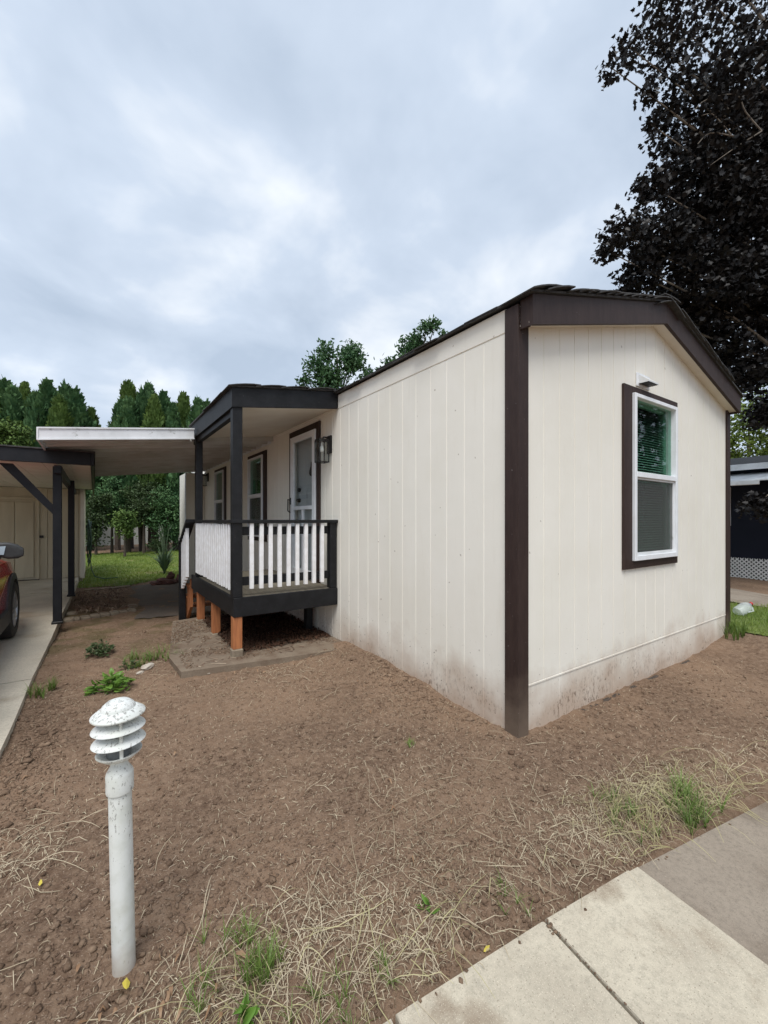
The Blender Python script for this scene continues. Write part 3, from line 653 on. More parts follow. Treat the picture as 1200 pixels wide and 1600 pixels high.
# stairs at the back of the porch
NX, NY = -1.30, 5.2
part('newel_post', MB().box(NX - .045, NX + .045, NY - .045, NY + .045, -.12, 1.12, .005), M['black'], po)
part('stair_rail', MB().prism([(4.6, 1.46), (NY + .06, 1.08), (NY + .06, 1.125), (4.6, 1.505)], 0, NX - .05, NX + .07), M['black'], po)
for k in range(5):
    y = 4.71 + k * .09; dz = (y - 4.6) * .575
    part('baluster', MB().prism([(y, .74 - dz), (y + .038, .72 - dz), (y + .038, 1.42 - dz), (y, 1.44 - dz)], 0, NX - .03, NX + .01), M['white'], po)
for x in (NX + .06, -.3):
    part('stringer', MB().prism([(4.905, .62), (4.905, .2), (5.3, -.12), (5.55, -.12), (5.5, .1), (5.36, .1), (5.36, .29), (5.13, .29), (5.13, .48), (4.95, .48)], 0, x, x + .04), M['cedar'], po)
for y, z in ((4.93, .48), (5.13, .29), (5.36, .1)): part('stair_tread', MB().box(NX + .05, -.2, y, y + .26, z + .002, z + .04, .004), M['cedar'], po)
# ------------------------------------------------------------------ awning
aw = thing('metal_awning', (-2, 7, 0), 'white ribbed metal awning spanning from the porch to the carport', 'awning')
az = lambda x: 2.905 + .1145 * x                  # top
y = 4.46
while y < 9.98:
    y1 = min(y + .305, 9.985); xr = -1.27 if y < 4.75 else -.012
    a, b = -2.93, xr; v = []; ps = [(0, -.12), (.014, -.12), (.02, -.045), (.285, -.045), (.291, -.12), (y1 - y - .002, -.12)]
    for x in (a, b):
        v += [(x, y + min(p, y1 - y - .002), az(x) + d) for p, d in ps] + [(x, y + min(p, y1 - y - .002), az(x) + d - .006) for p, d in ps]
    n = len(ps); f = []
    for i in range(n - 1): f += [(i, i + 1, 2 * n + i + 1, 2 * n + i), (n + i, 3 * n + i, 3 * n + i + 1, n + i + 1)]
    f += [(0, 2 * n, 3 * n, n), (n - 1, 2 * n - 1, 4 * n - 1, 3 * n - 1)] + [(i, n + i, n + i + 1, i + 1) for i in range(n - 1)]
    part('roof_pan', MB().add(v, f), M['pan'], aw); y = y1
fs = lambda x0, x1, y0, y1, d0, d1: MB().prism([(x0, az(x0) - d1), (x1, az(x1) - d1), (x1, az(x1) - d0), (x0, az(x0) - d0)], 1, y0, y1)
part('fascia', fs(-2.94, -1.275, 4.405, 4.435, -.0, .138), M['alu'], aw)
part('fascia_lip', fs(-2.945, -1.272, 4.392, 4.404, -.006, .012), M['alu'], aw); part('fascia_lip', fs(-2.945, -1.272, 4.392, 4.404, .130, .146), M['alu'], aw)
part('wall_ledger', MB().box(-.0115, -.0045, 4.9, 9.98, 2.76, 2.95, .002), M['alu'], aw)
part('end_cap', MB().box(-2.962, -2.942, 4.40, 9.99, az(-2.95) - .145, az(-2.95) + .006, .003), M['alu'], aw)
part('fascia', fs(-2.94, -.62, 9.99, 10.0, .0, .12), M['alu'], aw)
# ------------------------------------------------------------------ carport
cp = thing('carport', (-2.8, 7, 0), 'dark-trimmed flat-roofed carport on black posts beside the driveway', 'carport')
def cpost(x, y): 
    part('post', MB().box(x, x + .1, y, y + .1, .05, 2.24, .005), M['navy'], cp); part('post_base', MB().box(x - .015, x + .115, y - .012, y + .112, .05, .085, .006), M['blackmetal'], cp)
cpost(-2.885, 5.5); cpost(-2.82, 8.0); cpost(-6.4, 5.5); cpost(-6.4, 8.0)
part('beam', MB().box(-2.86, -2.78, 5.35, 11.19, 2.13, 2.24, .004), M['navy'], cp); part('beam', MB().box(-6.4, -6.3, 5.35, 11.19, 2.13, 2.24, .004), M['navy'], cp)
part('brace', MB().prism([(-3.44, 2.245), (-3.30, 2.245), (-2.845, 1.66), (-2.845, 1.53)], 1, 5.505, 5.545), M['navy'], cp)
part('fascia', MB().box(-7.2, -2.452, 5.27, 5.31, 2.255, 2.43, .004), M['navy'], cp)
part('fascia', MB().box(-2.4515, -2.412, 5.27, 14.2, 2.255, 2.43, .004), M['navy'], cp)
part('carport_roof', MB().box(-7.25, -2.40, 5.25, 14.3, 2.432, 2.452, .003), M['shingle'], cp)
x = -7.2
while x < -2.48:
    part('soffit_board', MB().box(x + .002, min(x + .3, -2.455) - .002, 5.312, 11.19, 2.275, 2.29, .002), M['soffit'], cp); x += .3
# ------------------------------------------------------------------ shed
sh = thing('shed', (-4.6, 12.6, 0), 'khaki storage shed with panelled double door at the back of the carport', 'shed')
part('wall', MB().box(-7, -2.65, 11.22, 14, -.1, 2.27, 0), M['khaki'], sh)
x = -7
while x < -2.7:
    if not (-5.2 < x + .1 < -3.5): part('siding_board', MB().box(x + .004, min(x + .203, -2.66) - .004, 11.2, 11.221, .06, 2.265, .004), M['khaki'], sh)
    x += .203
y = 11.3
while y < 13.9:
    part('siding_board', MB().box(-2.651, -2.632, y + .004, y + .196, .0, 2.4, .004), M['khaki'], sh); y += .2
part('corner_trim', MB().box(-2.70, -2.615, 11.18, 11.2, .02, 2.27, .003), M['soffit'], sh)
part('corner_trim', MB().box(-2.632, -2.614, 11.2, 11.28, .02, 2.4, .003), M['soffit'], sh)
dd = part('door', MB().box(-5.2, -3.545, 11.19, 11.219, .06, 1.98, .003), M['khaki'], sh)
for a, b in ((-5.19, -4.96), (-4.83, -4.5), (-4.36, -3.955), (-3.94, -3.60)): part('door_panel', MB().box(a, b, 11.165, 11.189, .12, 1.92, .008), M['khaki'], dd)
part('door_frame', MB().box(-3.544, -3.50, 11.16, 11.215, .05, 2.03, .003), M['khaki'], dd); part('door_frame', MB().box(-5.25, -3.5005, 11.161, 11.216, 1.981, 2.04, .003), M['khaki'], dd)
part('threshold', MB().box(-5.2, -3.5, 11.15, 11.2, .03, .07, .003), M['darkbrown'], dd); part('hasp', MB().box(-3.50, -3.42, 11.13, 11.16, 1.06, 1.12, .004), M['blackmetal'], dd)
ho = thing('garden_hose', (-2.56, 11.7, 1.1), 'dark green garden hose looped on a hanger at the shed corner', 'hose')
part('hanger', MB().box(-2.60, -2.46, 11.62, 11.78, 1.28, 1.34, .01), M['blackmetal'], ho)
for k in range(6):
    r = .16 + .012 * k; pts = [(-2.53 + .012 * (k % 3) + .03 * math.sin(t * 2 + k), 11.7 + r * math.sin(t), (1.05 - .03 * k) + (.36 + .05 * k) * math.cos(t)) for t in np.linspace(0, 2 * math.pi, 29)]
    part('hose_loop', MB().tube(pts, .013, 6, False), M['hose'], ho, True)
part('hose_tail', MB().tube([(-2.5, 11.6, .5), (-2.47, 11.5, .2), (-2.4, 11.4, .02), (-2.2, 11.2, -.03), (-1.9, 11.3, -.03)], .012, 6), M['hose'], ho, True)
# ------------------------------------------------------------------ red car
CXC, CYF, GZ = -4.14, 5.0, .052
car = thing('parked_car', (CXC, 3.7, GZ), 'red crossover car with black cladding parked in the carport', 'car')
st = [(-2.2, .70, .42, .98, .3), (-2.12, .82, .36, 1.04, .32), (-1.80, .885, .30, 1.06, .4), (-1.74, .89, .32, 1.06, .4), (-1.66, .895, .60, 1.06, .4), (-1.52, .9, .70, 1.06, .4), (-1.32, .9, .735, 1.06, .4), (-1.12, .9, .70, 1.05, .4), (-.98, .9, .60, 1.04, .4), (-.9, .9, .26, 1.03, .4), (-.3, .9, .24, 1.02, .4), (.3, .9, .24, 1.0, .4), (.9, .9, .26, 1.0, .4), (.98, .9, .60, 1.0, .4), (1.12, .9, .70, 1.0, .4), (1.32, .9, .735, .99, .4), (1.52, .895, .70, .97, .4), (1.66, .885, .60, .95, .4), (1.74, .875, .3, .94, .4), (1.95, .82, .28, .90, .36), (2.12, .70, .3, .82, .3), (2.18, .5, .36, .74, .25)]
v = []; f = []; CY = CYF - 1.32
for yy, hw, zb, zt, _ in st:
    prof = [(-.55, zt + .01), (-.82, zt - .005), (-.95, zt - .06), (-1.0, zt - .2), (-1.0, (zb + zt) / 2 - .05), (-.975, zb + .02), (-.9, zb)]
    ring = [(a * hw, z) for a, z in prof] + [(-a * hw, z) for a, z in prof[::-1]]
    v += [(CXC + a, CY + yy, GZ + z) for a, z in ring]
n = 14
for i in range(len(st) - 1):
    for k in range(n): f.append((i * n + k, (i + 1) * n + k, (i + 1) * n + (k + 1) % n, i * n + (k + 1) % n))
f += [tuple(range(n)), tuple(range((len(st) - 1) * n, len(st) * n))[::-1]]
body = part('body', MB().add(v, f), M['carred'], car, True)
v = []; f = []
gs = [(-2.0, .62, 1.04), (-1.75, .64, 1.42), (-1.45, .66, 1.56), (-.6, .67, 1.62), (.1, .66, 1.60), (.45, .63, 1.50), (1.05, .60, 1.0)]
for yy, hw, zt in gs: v += [(CXC + s * a, CY + yy, GZ + z) for s, a, z in ((-1, .84, 1.0), (-1, hw + (.84 - hw) * .12, zt - .04), (-1, hw - .1, zt), (1, hw - .1, zt), (1, hw + (.84 - hw) * .12, zt - .04), (1, .84, 1.0))]
for i in range(len(gs) - 1):
    for k in range(5): f.append((i * 6 + k, (i + 1) * 6 + k, (i + 1) * 6 + k + 1, i * 6 + k + 1))
part('greenhouse', MB().add(v, f), M['carglass'], car, True)
part('car_roof', MB().add([(CXC + s * .57, CY + yy, GZ + z) for yy, z in ((-1.7, 1.47), (-1.4, 1.575), (-.6, 1.635), (.1, 1.615), (.42, 1.52)) for s in (-1, 1)], [(2 * i, 2 * i + 2, 2 * i + 3, 2 * i + 1) for i in range(4)]), M['carred'], car, True)
for s in (-1, 1):
    for yy in (-1.32, 1.32):
        c = (CXC + s * .82, CY + yy, GZ + .345); R = Matrix.Rotation(math.pi / 2, 3, 'Y')
        wh = part('wheel', MB().lathe([(.225, -.105), (.30, -.112), (.335, -.095), (.345, -.06), (.345, .06), (.335, .095), (.30, .112), (.225, .105)], c, 32, R), M['rubber'], car, True)
        rm = MB().lathe([(.225, -.1), (.215, -.05), (.215, .05), (.225, .1)], c, 24, R)
        for k in range(10):
            t = 2 * math.pi * k / 10; d = Vector((0, math.cos(t), math.sin(t))); o = Vector((s * .085, 0, 0)); rm.tube([Vector(c) + o + d * .03, Vector(c) + o + d * .222], [.022, .015], 5)
        part('rim', rm, M['alloy'], wh); part('hub', MB().tube([Vector(c) + Vector((s * .02, 0, 0)), Vector(c) + Vector((s * .1, 0, 0))], [.05, .035], 12), M['alloy'], wh)
        part('brake_disc', MB().tube([Vector(c) + Vector((-s * .02, 0, 0)), Vector(c) + Vector((s * .0, 0, 0))], .19, 20), M['plastic'], wh)
        am = MB(); pts = []
        for k in range(13):
            t = -.25 + (math.pi + .5) * k / 12
            for r in (.375, .45): pts += [(CXC + s * (.885 if r < .4 else .875), c[1] + r * math.cos(t), c[2] + r * math.sin(t)), (CXC + s * (.925 if r < .4 else .912), c[1] + r * math.cos(t), c[2] + r * math.sin(t))]
        ff = []
        for k in range(12):
            a = 4 * k; b = a + 4; ff += [(a + 1, a + 3, b + 3, b + 1), (a, a + 1, b + 1, b), (a + 2, b + 2, b + 3, a + 3), (a, b, b + 2, a + 2)]
        part('wheel_arch', am.add(pts, ff), M['plastic'], car)
    part('sill', MB().box(CXC + s * .84, CXC + s * .918, CY - .9, CY + .9, GZ + .22, GZ + .42, .02), M['plastic'], car)
    mr = part('wing_mirror', MB().lathe([(0, -.10), (.05, -.095), (.085, -.06), (.10, 0), (.085, .06), (.05, .095), (0, .10)], (0, 0, 0), 16), M['plastic'], car, True)
    mm = mr.data; my = CY + .20
    for vv in mm.vertices:
        x_, y_, z_ = vv.co + wl(car); fl = max(y_, -.035)
        vv.co = Vector((CXC + s * (1.0 + z_ * 1.25), my + fl * .8, GZ + 1.13 + x_ * .85 - .02 * z_ / .1)) - wl(car)
    part('mirror_glass', MB().prism([(CXC + s * .90, GZ + 1.095), (CXC + s * .90, GZ + 1.175), (CXC + s * .985, GZ + 1.178), (CXC + s * .97, GZ + 1.09)], 1, my - .034, my - .031), M['mirror'], mr)
    part('mirror_arm', MB().tube([(CXC + s * .84, my + .03, GZ + 1.02), (CXC + s * .93, my + .02, GZ + 1.07)], [.03, .025], 8), M['plastic'], mr)
    part('headlight', MB().box(CXC + s * .52, CXC + s * .80, CY + 1.98, CY + 2.10, GZ + .66, GZ + .78, .02), M['clearlens'], car)
    part('tail_light', MB().box(CXC + s * .60, CXC + s * .84, CY - 2.2, CY - 2.06, GZ + .8, GZ + .95, .02), M['redlens'], car)
    for y_ in (.42, -.5): part('door_handle', MB().box(CXC + s * .895, CXC + s * .925, CY + y_ - .55, CY + y_ - .38, GZ + .86, GZ + .885, .006), M['carred'], car)
# ------------------------------------------------------------------ bollard path light
BX, BY = -2.331, -.222; B0 = Vector((BX, BY, 0)); TI = Matrix.Rotation(rad(-1.3), 3, (DX, DY, 0))
bo = thing('bollard_light', B0, 'white louvred bollard path light on a chipped white pipe in bare soil', 'path light')
LB = lambda prof, name, m, n=32: part(name, MB().lathe(prof, B0, n, TI), m, bo, True)
LB([(.034, -.1), (.034, .60), (.030, .602)], 'pipe', M['bollard'])
LB([(.034, .598), (.0395, .599), (.0405, .603), (.0405, .655), (.0385, .664), (.027, .684), (.024, .70)], 'collar', M['bollard'])
LB([(.020, .69), (.024, .700), (.048, .712), (.066, .727), (.067, .731), (.062, .731), (.046, .722), (.02, .716)], 'base_ring', M['bollard'])
for z in (.768, .812): LB([(.040, z + .022), (.052, z + .018), (.077, z + .001), (.079, z - .003), (.075, z - .004), (.052, z + .008), (.040, z + .012)], 'louvre_ring', M['bollard'])
LB([(0, .903), (.015, .9025), (.032, .897), (.045, .886), (.050, .878), (.0505, .8725), (.0545, .8735), (.060, .871), (.077, .8585), (.0795, .8545), (.079, .8505), (.075, .849), (.05, .858), (0, .862)], 'cap', M['bollard'])
LB([(.036, .712), (.036, .86)], 'lens', M['lampgrey'])
for k in range(3):
    t = .6 + k * 2.094; q = TI @ Vector((.058 * math.cos(t), .058 * math.sin(t), 1)); 
    for z0, z1 in ((.722, .772), (.774, .815), (.818, .862)):
        a = B0 + TI @ Vector((.058 * math.cos(t), .058 * math.sin(t), z0)); b = B0 + TI @ Vector((.058 * math.cos(t), .058 * math.sin(t), z1)); part('spacer', MB().tube([a, b], .0055, 8), M['bollard'], bo)
# ------------------------------------------------------------------ neighbour on the right
NBX = 10.6
nb = thing('neighbour_home', (NBX + 2, 0, 0), 'dark navy neighbouring mobile home with white eaves and lattice skirting', 'mobile home')
part('wall', MB().box(NBX, NBX + 4, -8, 5.2, .55, 2.75, 0), M['navywall'], nb)
part('roof', MB().prism([(NBX - .3, 2.80), (NBX + 4.3, 2.80), (NBX + 2, 3.25)], 1, -8.2, 5.4), M['shingle'], nb)
part('fascia', MB().box(NBX - .33, NBX - .30, -8.2, 5.4, 2.68, 2.82, .004), M['greywhite'], nb)
for k in range(34):
    y0 = -8 + k * .39; part('awning_panel', MB().prism([(NBX - 1.05, 2.36), (NBX - .02, 2.60), (NBX - .02, 2.62), (NBX - 1.05, 2.385)], 1, y0, y0 + .385), M['greywhite'], nb)
part('gutter', MB().box(NBX - 1.14, NBX - 1.055, 1.0, 5.2, 2.27, 2.37, .01), M['greywhite'], nb)
for y0 in (-3.4, .2, 2.7): part('awning_post', MB().box(NBX - 1.05, NBX - .98, y0, y0 + .07, .0, 2.36, .004), M['navy'], nb)
wn_ = part('window', MB().box(NBX - .03, NBX - .002, 1.8, 3.3, 1.35, 2.3, .004), M['greywhite'], nb); part('pane', MB().box(NBX - .036, NBX - .031, 1.86, 3.24, 1.4, 2.25, 0), M['carglass'], wn_)
for k in range(5): part('curtain_fold', MB().tube([(NBX - .045, 1.95 + k * .13, 1.42), (NBX - .045, 1.96 + k * .13, 2.22)], .04, 6), M['curtain'], wn_)
part('door', MB().box(NBX - .03, NBX - .002, .15, 1.05, .6, 2.3, .004), M['navy'], nb)
def latt(y0, y1, z0, z1, x):
    mb = MB(); s = .09; h = z1 - z0; t = y0 - h
    while t < y1:
        for d in (1, -1):
            a = max(t, y0); b = min(t + h, y1)
            if b - a > .03:
                za, zb = (z0 + (a - t), z0 + (b - t)) if d == 1 else (z1 - (a - t), z1 - (b - t))
                mb.prism([(a, za), (a + .0, za + .038), (b, zb + .038), (b, zb)], 0, x + (.0 if d == 1 else .009), x + .008 + (.0 if d == 1 else .009))
        t += s
    return mb
for y0 in np.arange(-4, 5, 1.2): tag(part('lattice_panel', latt(y0, y0 + 1.18, .03, .54, NBX - .04), M['lattice'], nb), kind='stuff')
part('skirt_backing', MB().box(NBX, NBX + .02, -8, 5.2, -.05, .55, 0), M['dark'], nb)
def jugf(loc):
    r = thing('water_jug', loc, 'cloudy plastic jug with red cap lying on the right lawn edge', 'jug'); T = Matrix.Rotation(rad(62), 3, (.5, 1, 0))
    part('bottle', MB().lathe([(0, 0), (.07, 0), (.078, .02), (.078, .15), (.06, .2), (.022, .235), (.02, .25)], Vector(loc) + Vector((0, 0, .075)), 18, T), M['jug'], r, True)
    part('cap', MB().lathe([(.024, .245), (.024, .27), (0, .272)], Vector(loc) + Vector((0, 0, .075)), 14, T), M['redcap'], r)
    part('handle', MB().tube([Vector(loc) + Vector((0, 0, .075)) + T @ Vector((0, -.076, .1)), Vector(loc) + Vector((0, 0, .075)) + T @ Vector((0, -.10, .16)), Vector(loc) + Vector((0, 0, .075)) + T @ Vector((0, -.05, .21))], .01, 6), M['jug'], r)
jugf((5.25, .22, gzf(5.25, .22, False) - .02))
# ------------------------------------------------------------------ vegetation
def frames(n, up=None, spread=1.0):
    a = rng.normal(size=(n, 3)); 
    if up is not None: a = a * spread + np.asarray(up)
    a /= np.linalg.norm(a, axis=1, keepdims=True); b = rng.normal(size=(n, 3)); b -= (b * a).sum(1, keepdims=True) * a; b /= np.linalg.norm(b, axis=1, keepdims=True)
    return a, b, np.cross(a, b)
def leaves(P, shape, size, nrm=None, spread=1.0, tris=True):     # shape: outline (k,2); fan from first point
    n = len(P); a, b, c = frames(n, nrm, spread); s = size * rng.uniform(.65, 1.25, n)[:, None, None]
    sh = np.asarray(shape); V = P[:, None, :] + s * (sh[None, :, :1] * b[:, None, :] + sh[None, :, 1:2] * c[:, None, :])
    cup = (np.abs(sh[:, 0]) * -.25)[None, :, None] * s; V = V + cup * a[:, None, :]
    k = len(sh); T = np.array([[0, i, i + 1] for i in range(1, k - 1)] + [[0, k - 1, 1]]) if k > 4 else (np.array([[0, 1, 2], [0, 2, 3]]) if k == 4 else np.array([[0, 1, 2]]))
    F = (np.arange(n) * k)[:, None, None] + T[None]
    return V.reshape(-1, 3), F.reshape(-1, 3)
MAPLE = [(0, .12)] + [(x, y) for x, y in ((0, 0), (.18, .03), (.34, -.02), (.26, .16), (.52, .42), (.27, .42), (.24, .58), (0, .98), (-.24, .58), (-.27, .42), (-.52, .42), (-.26, .16), (-.34, -.02), (-.18, .03))]
OVAL = [(0, 0), (.24, .35), (.16, .75), (0, 1), (-.16, .75), (-.24, .35)]
def ball(n, c, r, shell=.55):
    d = rng.normal(size=(n, 3)); d /= np.linalg.norm(d, axis=1, keepdims=True); q = shell + (1 - shell) * rng.random(n) ** .6
    lum = 1 + .35 * np.sin(d[:, 0] * 5 + c[0] * 3) * np.sin(d[:, 1] * 6 + c[1]) + .2 * np.sin(d[:, 2] * 9 + c[2] * 2)
    return np.asarray(c) + d * (q * lum)[:, None] * np.asarray(r)
def wp(px, py, f): x, y = at(px, f); return (x, y, zat(py, f))
# --- dark maple
tx, ty = at(1330, 8.6)
mp = thing('maple_tree', (tx, ty, 0), 'big dark crimson maple leaning over the right end of the roof', 'tree')
blobs = [(1010, 58, 7.0, .42, .7), (958, 108, 6.9, .24, .9), (985, 75, 6.9, .25, .7), (1060, 40, 7.2, .62, .6), (1045, 110, 7.1, .4, .7), (1120, 70, 7.4, .75, .62), (1015, 148, 7, .2, .7), (1095, 180, 7.5, .75, 1.2), (1042, 172, 7.2, .22, .8), (1175, 130, 7.8, 1.0, .9), (1018, 195, 7.1, .15, 1), (1085, 270, 7.6, .62, 1.3), (1020, 292, 7.3, .34, 1.2), (972, 365, 7.2, .34, 1.1), (950, 392, 7.15, .2, 1), (1035, 375, 7.5, .62, 1.3), (1000, 430, 7.5, .42, 1.2), (975, 470, 7.6, .25, 1.2), (1120, 350, 8, 1.0, 1.6), (1190, 260, 8, 1.2, 1.6), (1185, 450, 8, 1.0, 1.7), (1090, 450, 7.8, .8, 1.6), (1060, 510, 8.2, .62, 1.5), (1120, 545, 8.2, .6, 1.5), (1175, 585, 8, .5, 1.5), (1205, 640, 7.9, .38, 1.2), (1185, 655, 8, .22, 1), (1168, 792, 8.1, .2, .8), (1192, 785, 8, .26, .9), (1205, 800, 7.9, .25, .9), (1260, 120, 8.4, 1.3, 1.3), (1300, 350, 8.6, 1.5, 1.3), (1260, 520, 8.2, 1.0, 1.3), (1380, 200, 9, 1.5, .8), (1420, 420, 9, 1.4, .8), (1250, -80, 8.6, 1.3, .7), (1120, -60, 7.8, .9, .6), (1060, -40, 7.4, .6, .6)]
PP = []; lim = MB(); br = MB()
tr = [(tx, ty, -.1), (tx, ty, 1.2), (tx - .05, ty + .05, 2.6), (tx - .1, ty, 4.5), (tx - .1, ty + .1, 7), (tx, ty, 9.5)]
for px, py, f, r, dn in blobs:
    c = np.array(wp(px, py, f)); n = int(1150 * dn * (.5 if py < 130 else (.75 if py < 200 else 1)) * (r / .6) ** 2.05) + 12; PP.append(ball(n, c, (r, r, r * .85), .35))
    h = max(2.4, min(9, c[2] - .8 - .25 * abs(c[0] - tx))); a = np.array([tx - .08, ty + .03, h]); mid = a * .45 + c * .55 + np.array([0, 0, .25])
    (lim if r > .7 else br).tube([a, mid, c], [.05 * r + .03, .025 * r + .015, .008], 6)
PP = np.concatenate(PP); V, F_ = leaves(PP, MAPLE, .092, (0, 0, .7), .9)
npobj('crown', V, F_, M['maple'], mp)
part('trunk', MB().tube(tr, [.24, .20, .18, .15, .10, .04], 12), M['bark'], mp, True); tag(part('limbs', lim, M['palebark'], mp, True), kind='stuff'); tag(part('branches', br, M['palebark'], mp, True), kind='stuff')
tw = MB()
for q in ([(1190, 205), (1165, 175), (1150, 148), (1105, 155), (1085, 172)], [(1143, 212), (1125, 190), (1112, 178), (1098, 180)], [(1146, 213), (1110, 208), (1090, 225)], [(1140, 175), (1128, 155), (1115, 146)], [(1190, 205), (1150, 230), (1110, 258)]):
    c0 = [Vector(wp(a, b, 7.2 - .05 * i)) for i, (a, b) in enumerate(q)]; c1 = []
    for i in range(len(c0) - 1):
        a, b, c, d = c0[max(i - 1, 0)], c0[i], c0[i + 1], c0[min(i + 2, len(c0) - 1)]
        for u in (0, .25, .5, .75): c1.append(.5 * ((2 * b) + (c - a) * u + (2 * a - 5 * b + 4 * c - d) * u * u + (3 * b - a - 3 * c + d) * u ** 3))
    c1.append(c0[-1]); tw.tube(c1, [.013 * (1 - .75 * i / len(c1)) for i in range(len(c1))], 5)
tag(part('bare_twigs', tw, M['palebark'], mp), kind='stuff')
m2 = thing('maple_tree', (10.6, -3.7, 0), 'dark leafy tree opposite the gable, seen only as a reflection in its window', 'tree')
P2 = np.concatenate([ball(2600, (10.6, -3.7, 4.2), (1.7, 1.7, 2.0), .3), ball(900, (10.2, -2.4, 3.2), (.9, .9, 1.1), .3), ball(900, (10.8, -5.0, 3.4), (.9, .9, 1.2), .3), ball(700, (10.4, -3.3, 2.3), (.8, .8, .6), .3), ball(700, (10.3, -4.2, 2.2), (.7, .7, .6), .3)])
V, F_ = leaves(P2, MAPLE, .16, (0, 0, .5), .9); npobj('crown', V, F_, M['maple'], m2)
part('trunk', MB().tube([(10.6, -3.7, -.1), (10.6, -3.7, 2), (10.6, -3.7, 5)], [.16, .12, .04], 8), M['bark'], m2, True)
# --- evergreens
def ever_mesh(seed, n=5200):
    d = rng.random(n) ** .85; th = rng.random(n) * 2 * math.pi
    ph = rng.random(6) * 6.28; R = np.minimum(1, ((1.0 - d) / .42)) ** .62 * (.35 + .65 * sst(-.05, .12, d))
    lum = 1 + .22 * np.sin(th * 3 + d * 14 + ph[0]) + .17 * np.sin(th * 5 - d * 23 + ph[1]) + .10 * np.sin(th * 2 + d * 41 + ph[2])
    q = (.72 + .33 * rng.random(n) ** .7) * R * lum * .125
    P = np.stack([q * np.cos(th), q * np.sin(th), d * 1.0 + .01 * rng.normal(size=n)], -1)
    out = np.stack([np.cos(th), np.sin(th), .6 + 0 * th], -1)
    b = np.cross(out, np.array([0, 0, 1.])); b /= np.linalg.norm(b, axis=1, keepdims=True); dr_ = out + np.array([0, 0, .9]) + .5 * rng.normal(size=(n, 3)); dr_ /= np.linalg.norm(dr_, axis=1, keepdims=True)
    b = b + .5 * rng.normal(size=(n, 3)); s = .026 * rng.uniform(.6, 1.3, n)[:, None]
    V = np.stack([P - b * s * .45, P + b * s * .45, P + dr_ * s * 1.3 + b * s * .2, P + dr_ * s * 1.5 - b * s * .15], 1).reshape(-1, 3)
    F = (np.arange(n) * 4)[:, None] + np.arange(4)
    return V, F
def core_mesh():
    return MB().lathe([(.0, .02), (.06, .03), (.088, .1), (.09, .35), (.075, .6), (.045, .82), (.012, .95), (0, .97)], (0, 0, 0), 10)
EV = []
for i in range(4):
    V, F_ = ever_mesh(i)
    EV.append(npmesh('crown', V, F_, M['ever1'] if i % 2 == 0 else M['ever2']))
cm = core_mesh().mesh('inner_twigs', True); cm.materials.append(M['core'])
tm = MB().tube([(0, 0, -.2), (0, 0, .5), (0, .0, 1)], [1, .8, .6], 8).mesh('trunk', True); tm.materials.append(M['bark'])
def evergreen(px, py, f, wpx, i, label, z0=1.1, group='evergreens along the back lawn'):
    x, y = at(px, f); top = zat(py, f); r = wpx / 655 * f / 2
    g0 = gzf(x, y, False); t = thing('evergreen_tree', (x, y, g0), label, 'tree', group)
    sx = r / .125; inst('crown', EV[(i * 7 + i // 3) % 4], t, (x, y, g0 + z0), (random.uniform(-.03, .03), random.uniform(-.03, .03), random.random() * 6), (sx, sx, top - g0 - z0))
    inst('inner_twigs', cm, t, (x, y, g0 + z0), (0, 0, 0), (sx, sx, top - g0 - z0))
    inst('trunk', tm, t, (x, y, g0), (random.uniform(-.05, .05), random.uniform(-.05, .05), 0), (.15, .15, z0 + 1)); return t
row = [(-38, 606, 22, 46), (-14, 612, 20, 42), (4, 601, 23, 42), (20, 612, 20.5, 38), (31, 606, 23, 36), (59, 618, 20, 36), (80, 604, 22.5, 40), (88, 626, 20, 34), (107, 608, 23, 38), (124, 614, 21, 40), (145, 644, 22, 28), (184, 631, 21.5, 30), (200, 626, 20, 34), (205, 605, 23, 38), (222, 616, 21, 30), (235, 606, 23, 32), (243, 625, 20.3, 30), (259, 618, 21.5, 34), (275, 635, 20.5, 28), (291, 621, 22, 32), (308, 630, 20.5, 32), (327, 634, 21.5, 36), (350, 640, 22, 40)]
low = [('leftmost tall evergreen at the edge of the frame above the carport roof',), ]
for i, (px, py, f, wpx) in enumerate(row):
    side_ = 'left group above the carport roof' if px < 160 else 'right group above the white awning'
    k = sum(1 for q in row[:i] if (q[0] < 160) == (px < 160)) + 1
    od = ['first', 'second', 'third', 'fourth', 'fifth', 'sixth', 'seventh', 'eighth', 'ninth', 'tenth', 'eleventh', 'twelfth'][k - 1]
    evergreen(px, py, f, wpx * 1.12, i, 'columnar green evergreen, %s from left in the %s' % (od, side_), 1.25 if 140 < px < 300 else .7)
def bush(px, py0, py1, f, wpx, mat, label, n=900, cat='shrub', leaf=.12, name='shrub'):
    x, y = at(px, f); g0 = gzf(x, y, False); z0, z1 = zat(py1, f), zat(py0, f); r = wpx / 655 * f / 2
    t = thing(name, (x, y, g0), label, cat); c = (x, y, (z0 + z1) / 2)
    P = np.concatenate([ball(n, c, (r, r, (z1 - z0) / 2), .4)] + [ball(n // 5, (c[0] + rng.uniform(-r, r) * .7, c[1] + rng.uniform(-r, r) * .7, c[2] + rng.uniform(-.5, .5) * (z1 - z0)), (r * .4,) * 3, .3) for _ in range(5)])
    V, F_ = leaves(P, OVAL if cat != 'x' else OVAL, leaf, (0, 0, .4), 1); npobj('crown', V, F_, mat, t)
    part('trunk', MB().tube([(x, y, g0 - .1), (x, y, c[2])], [.06 * r + .03, .02], 7), M['bark'], t); return t
bush(17, 657, 715, 18.5, 46, M['ever2'], 'rounded bright green treetop above the carport roof', 2200, 'tree', .16, 'broadleaf_tree')
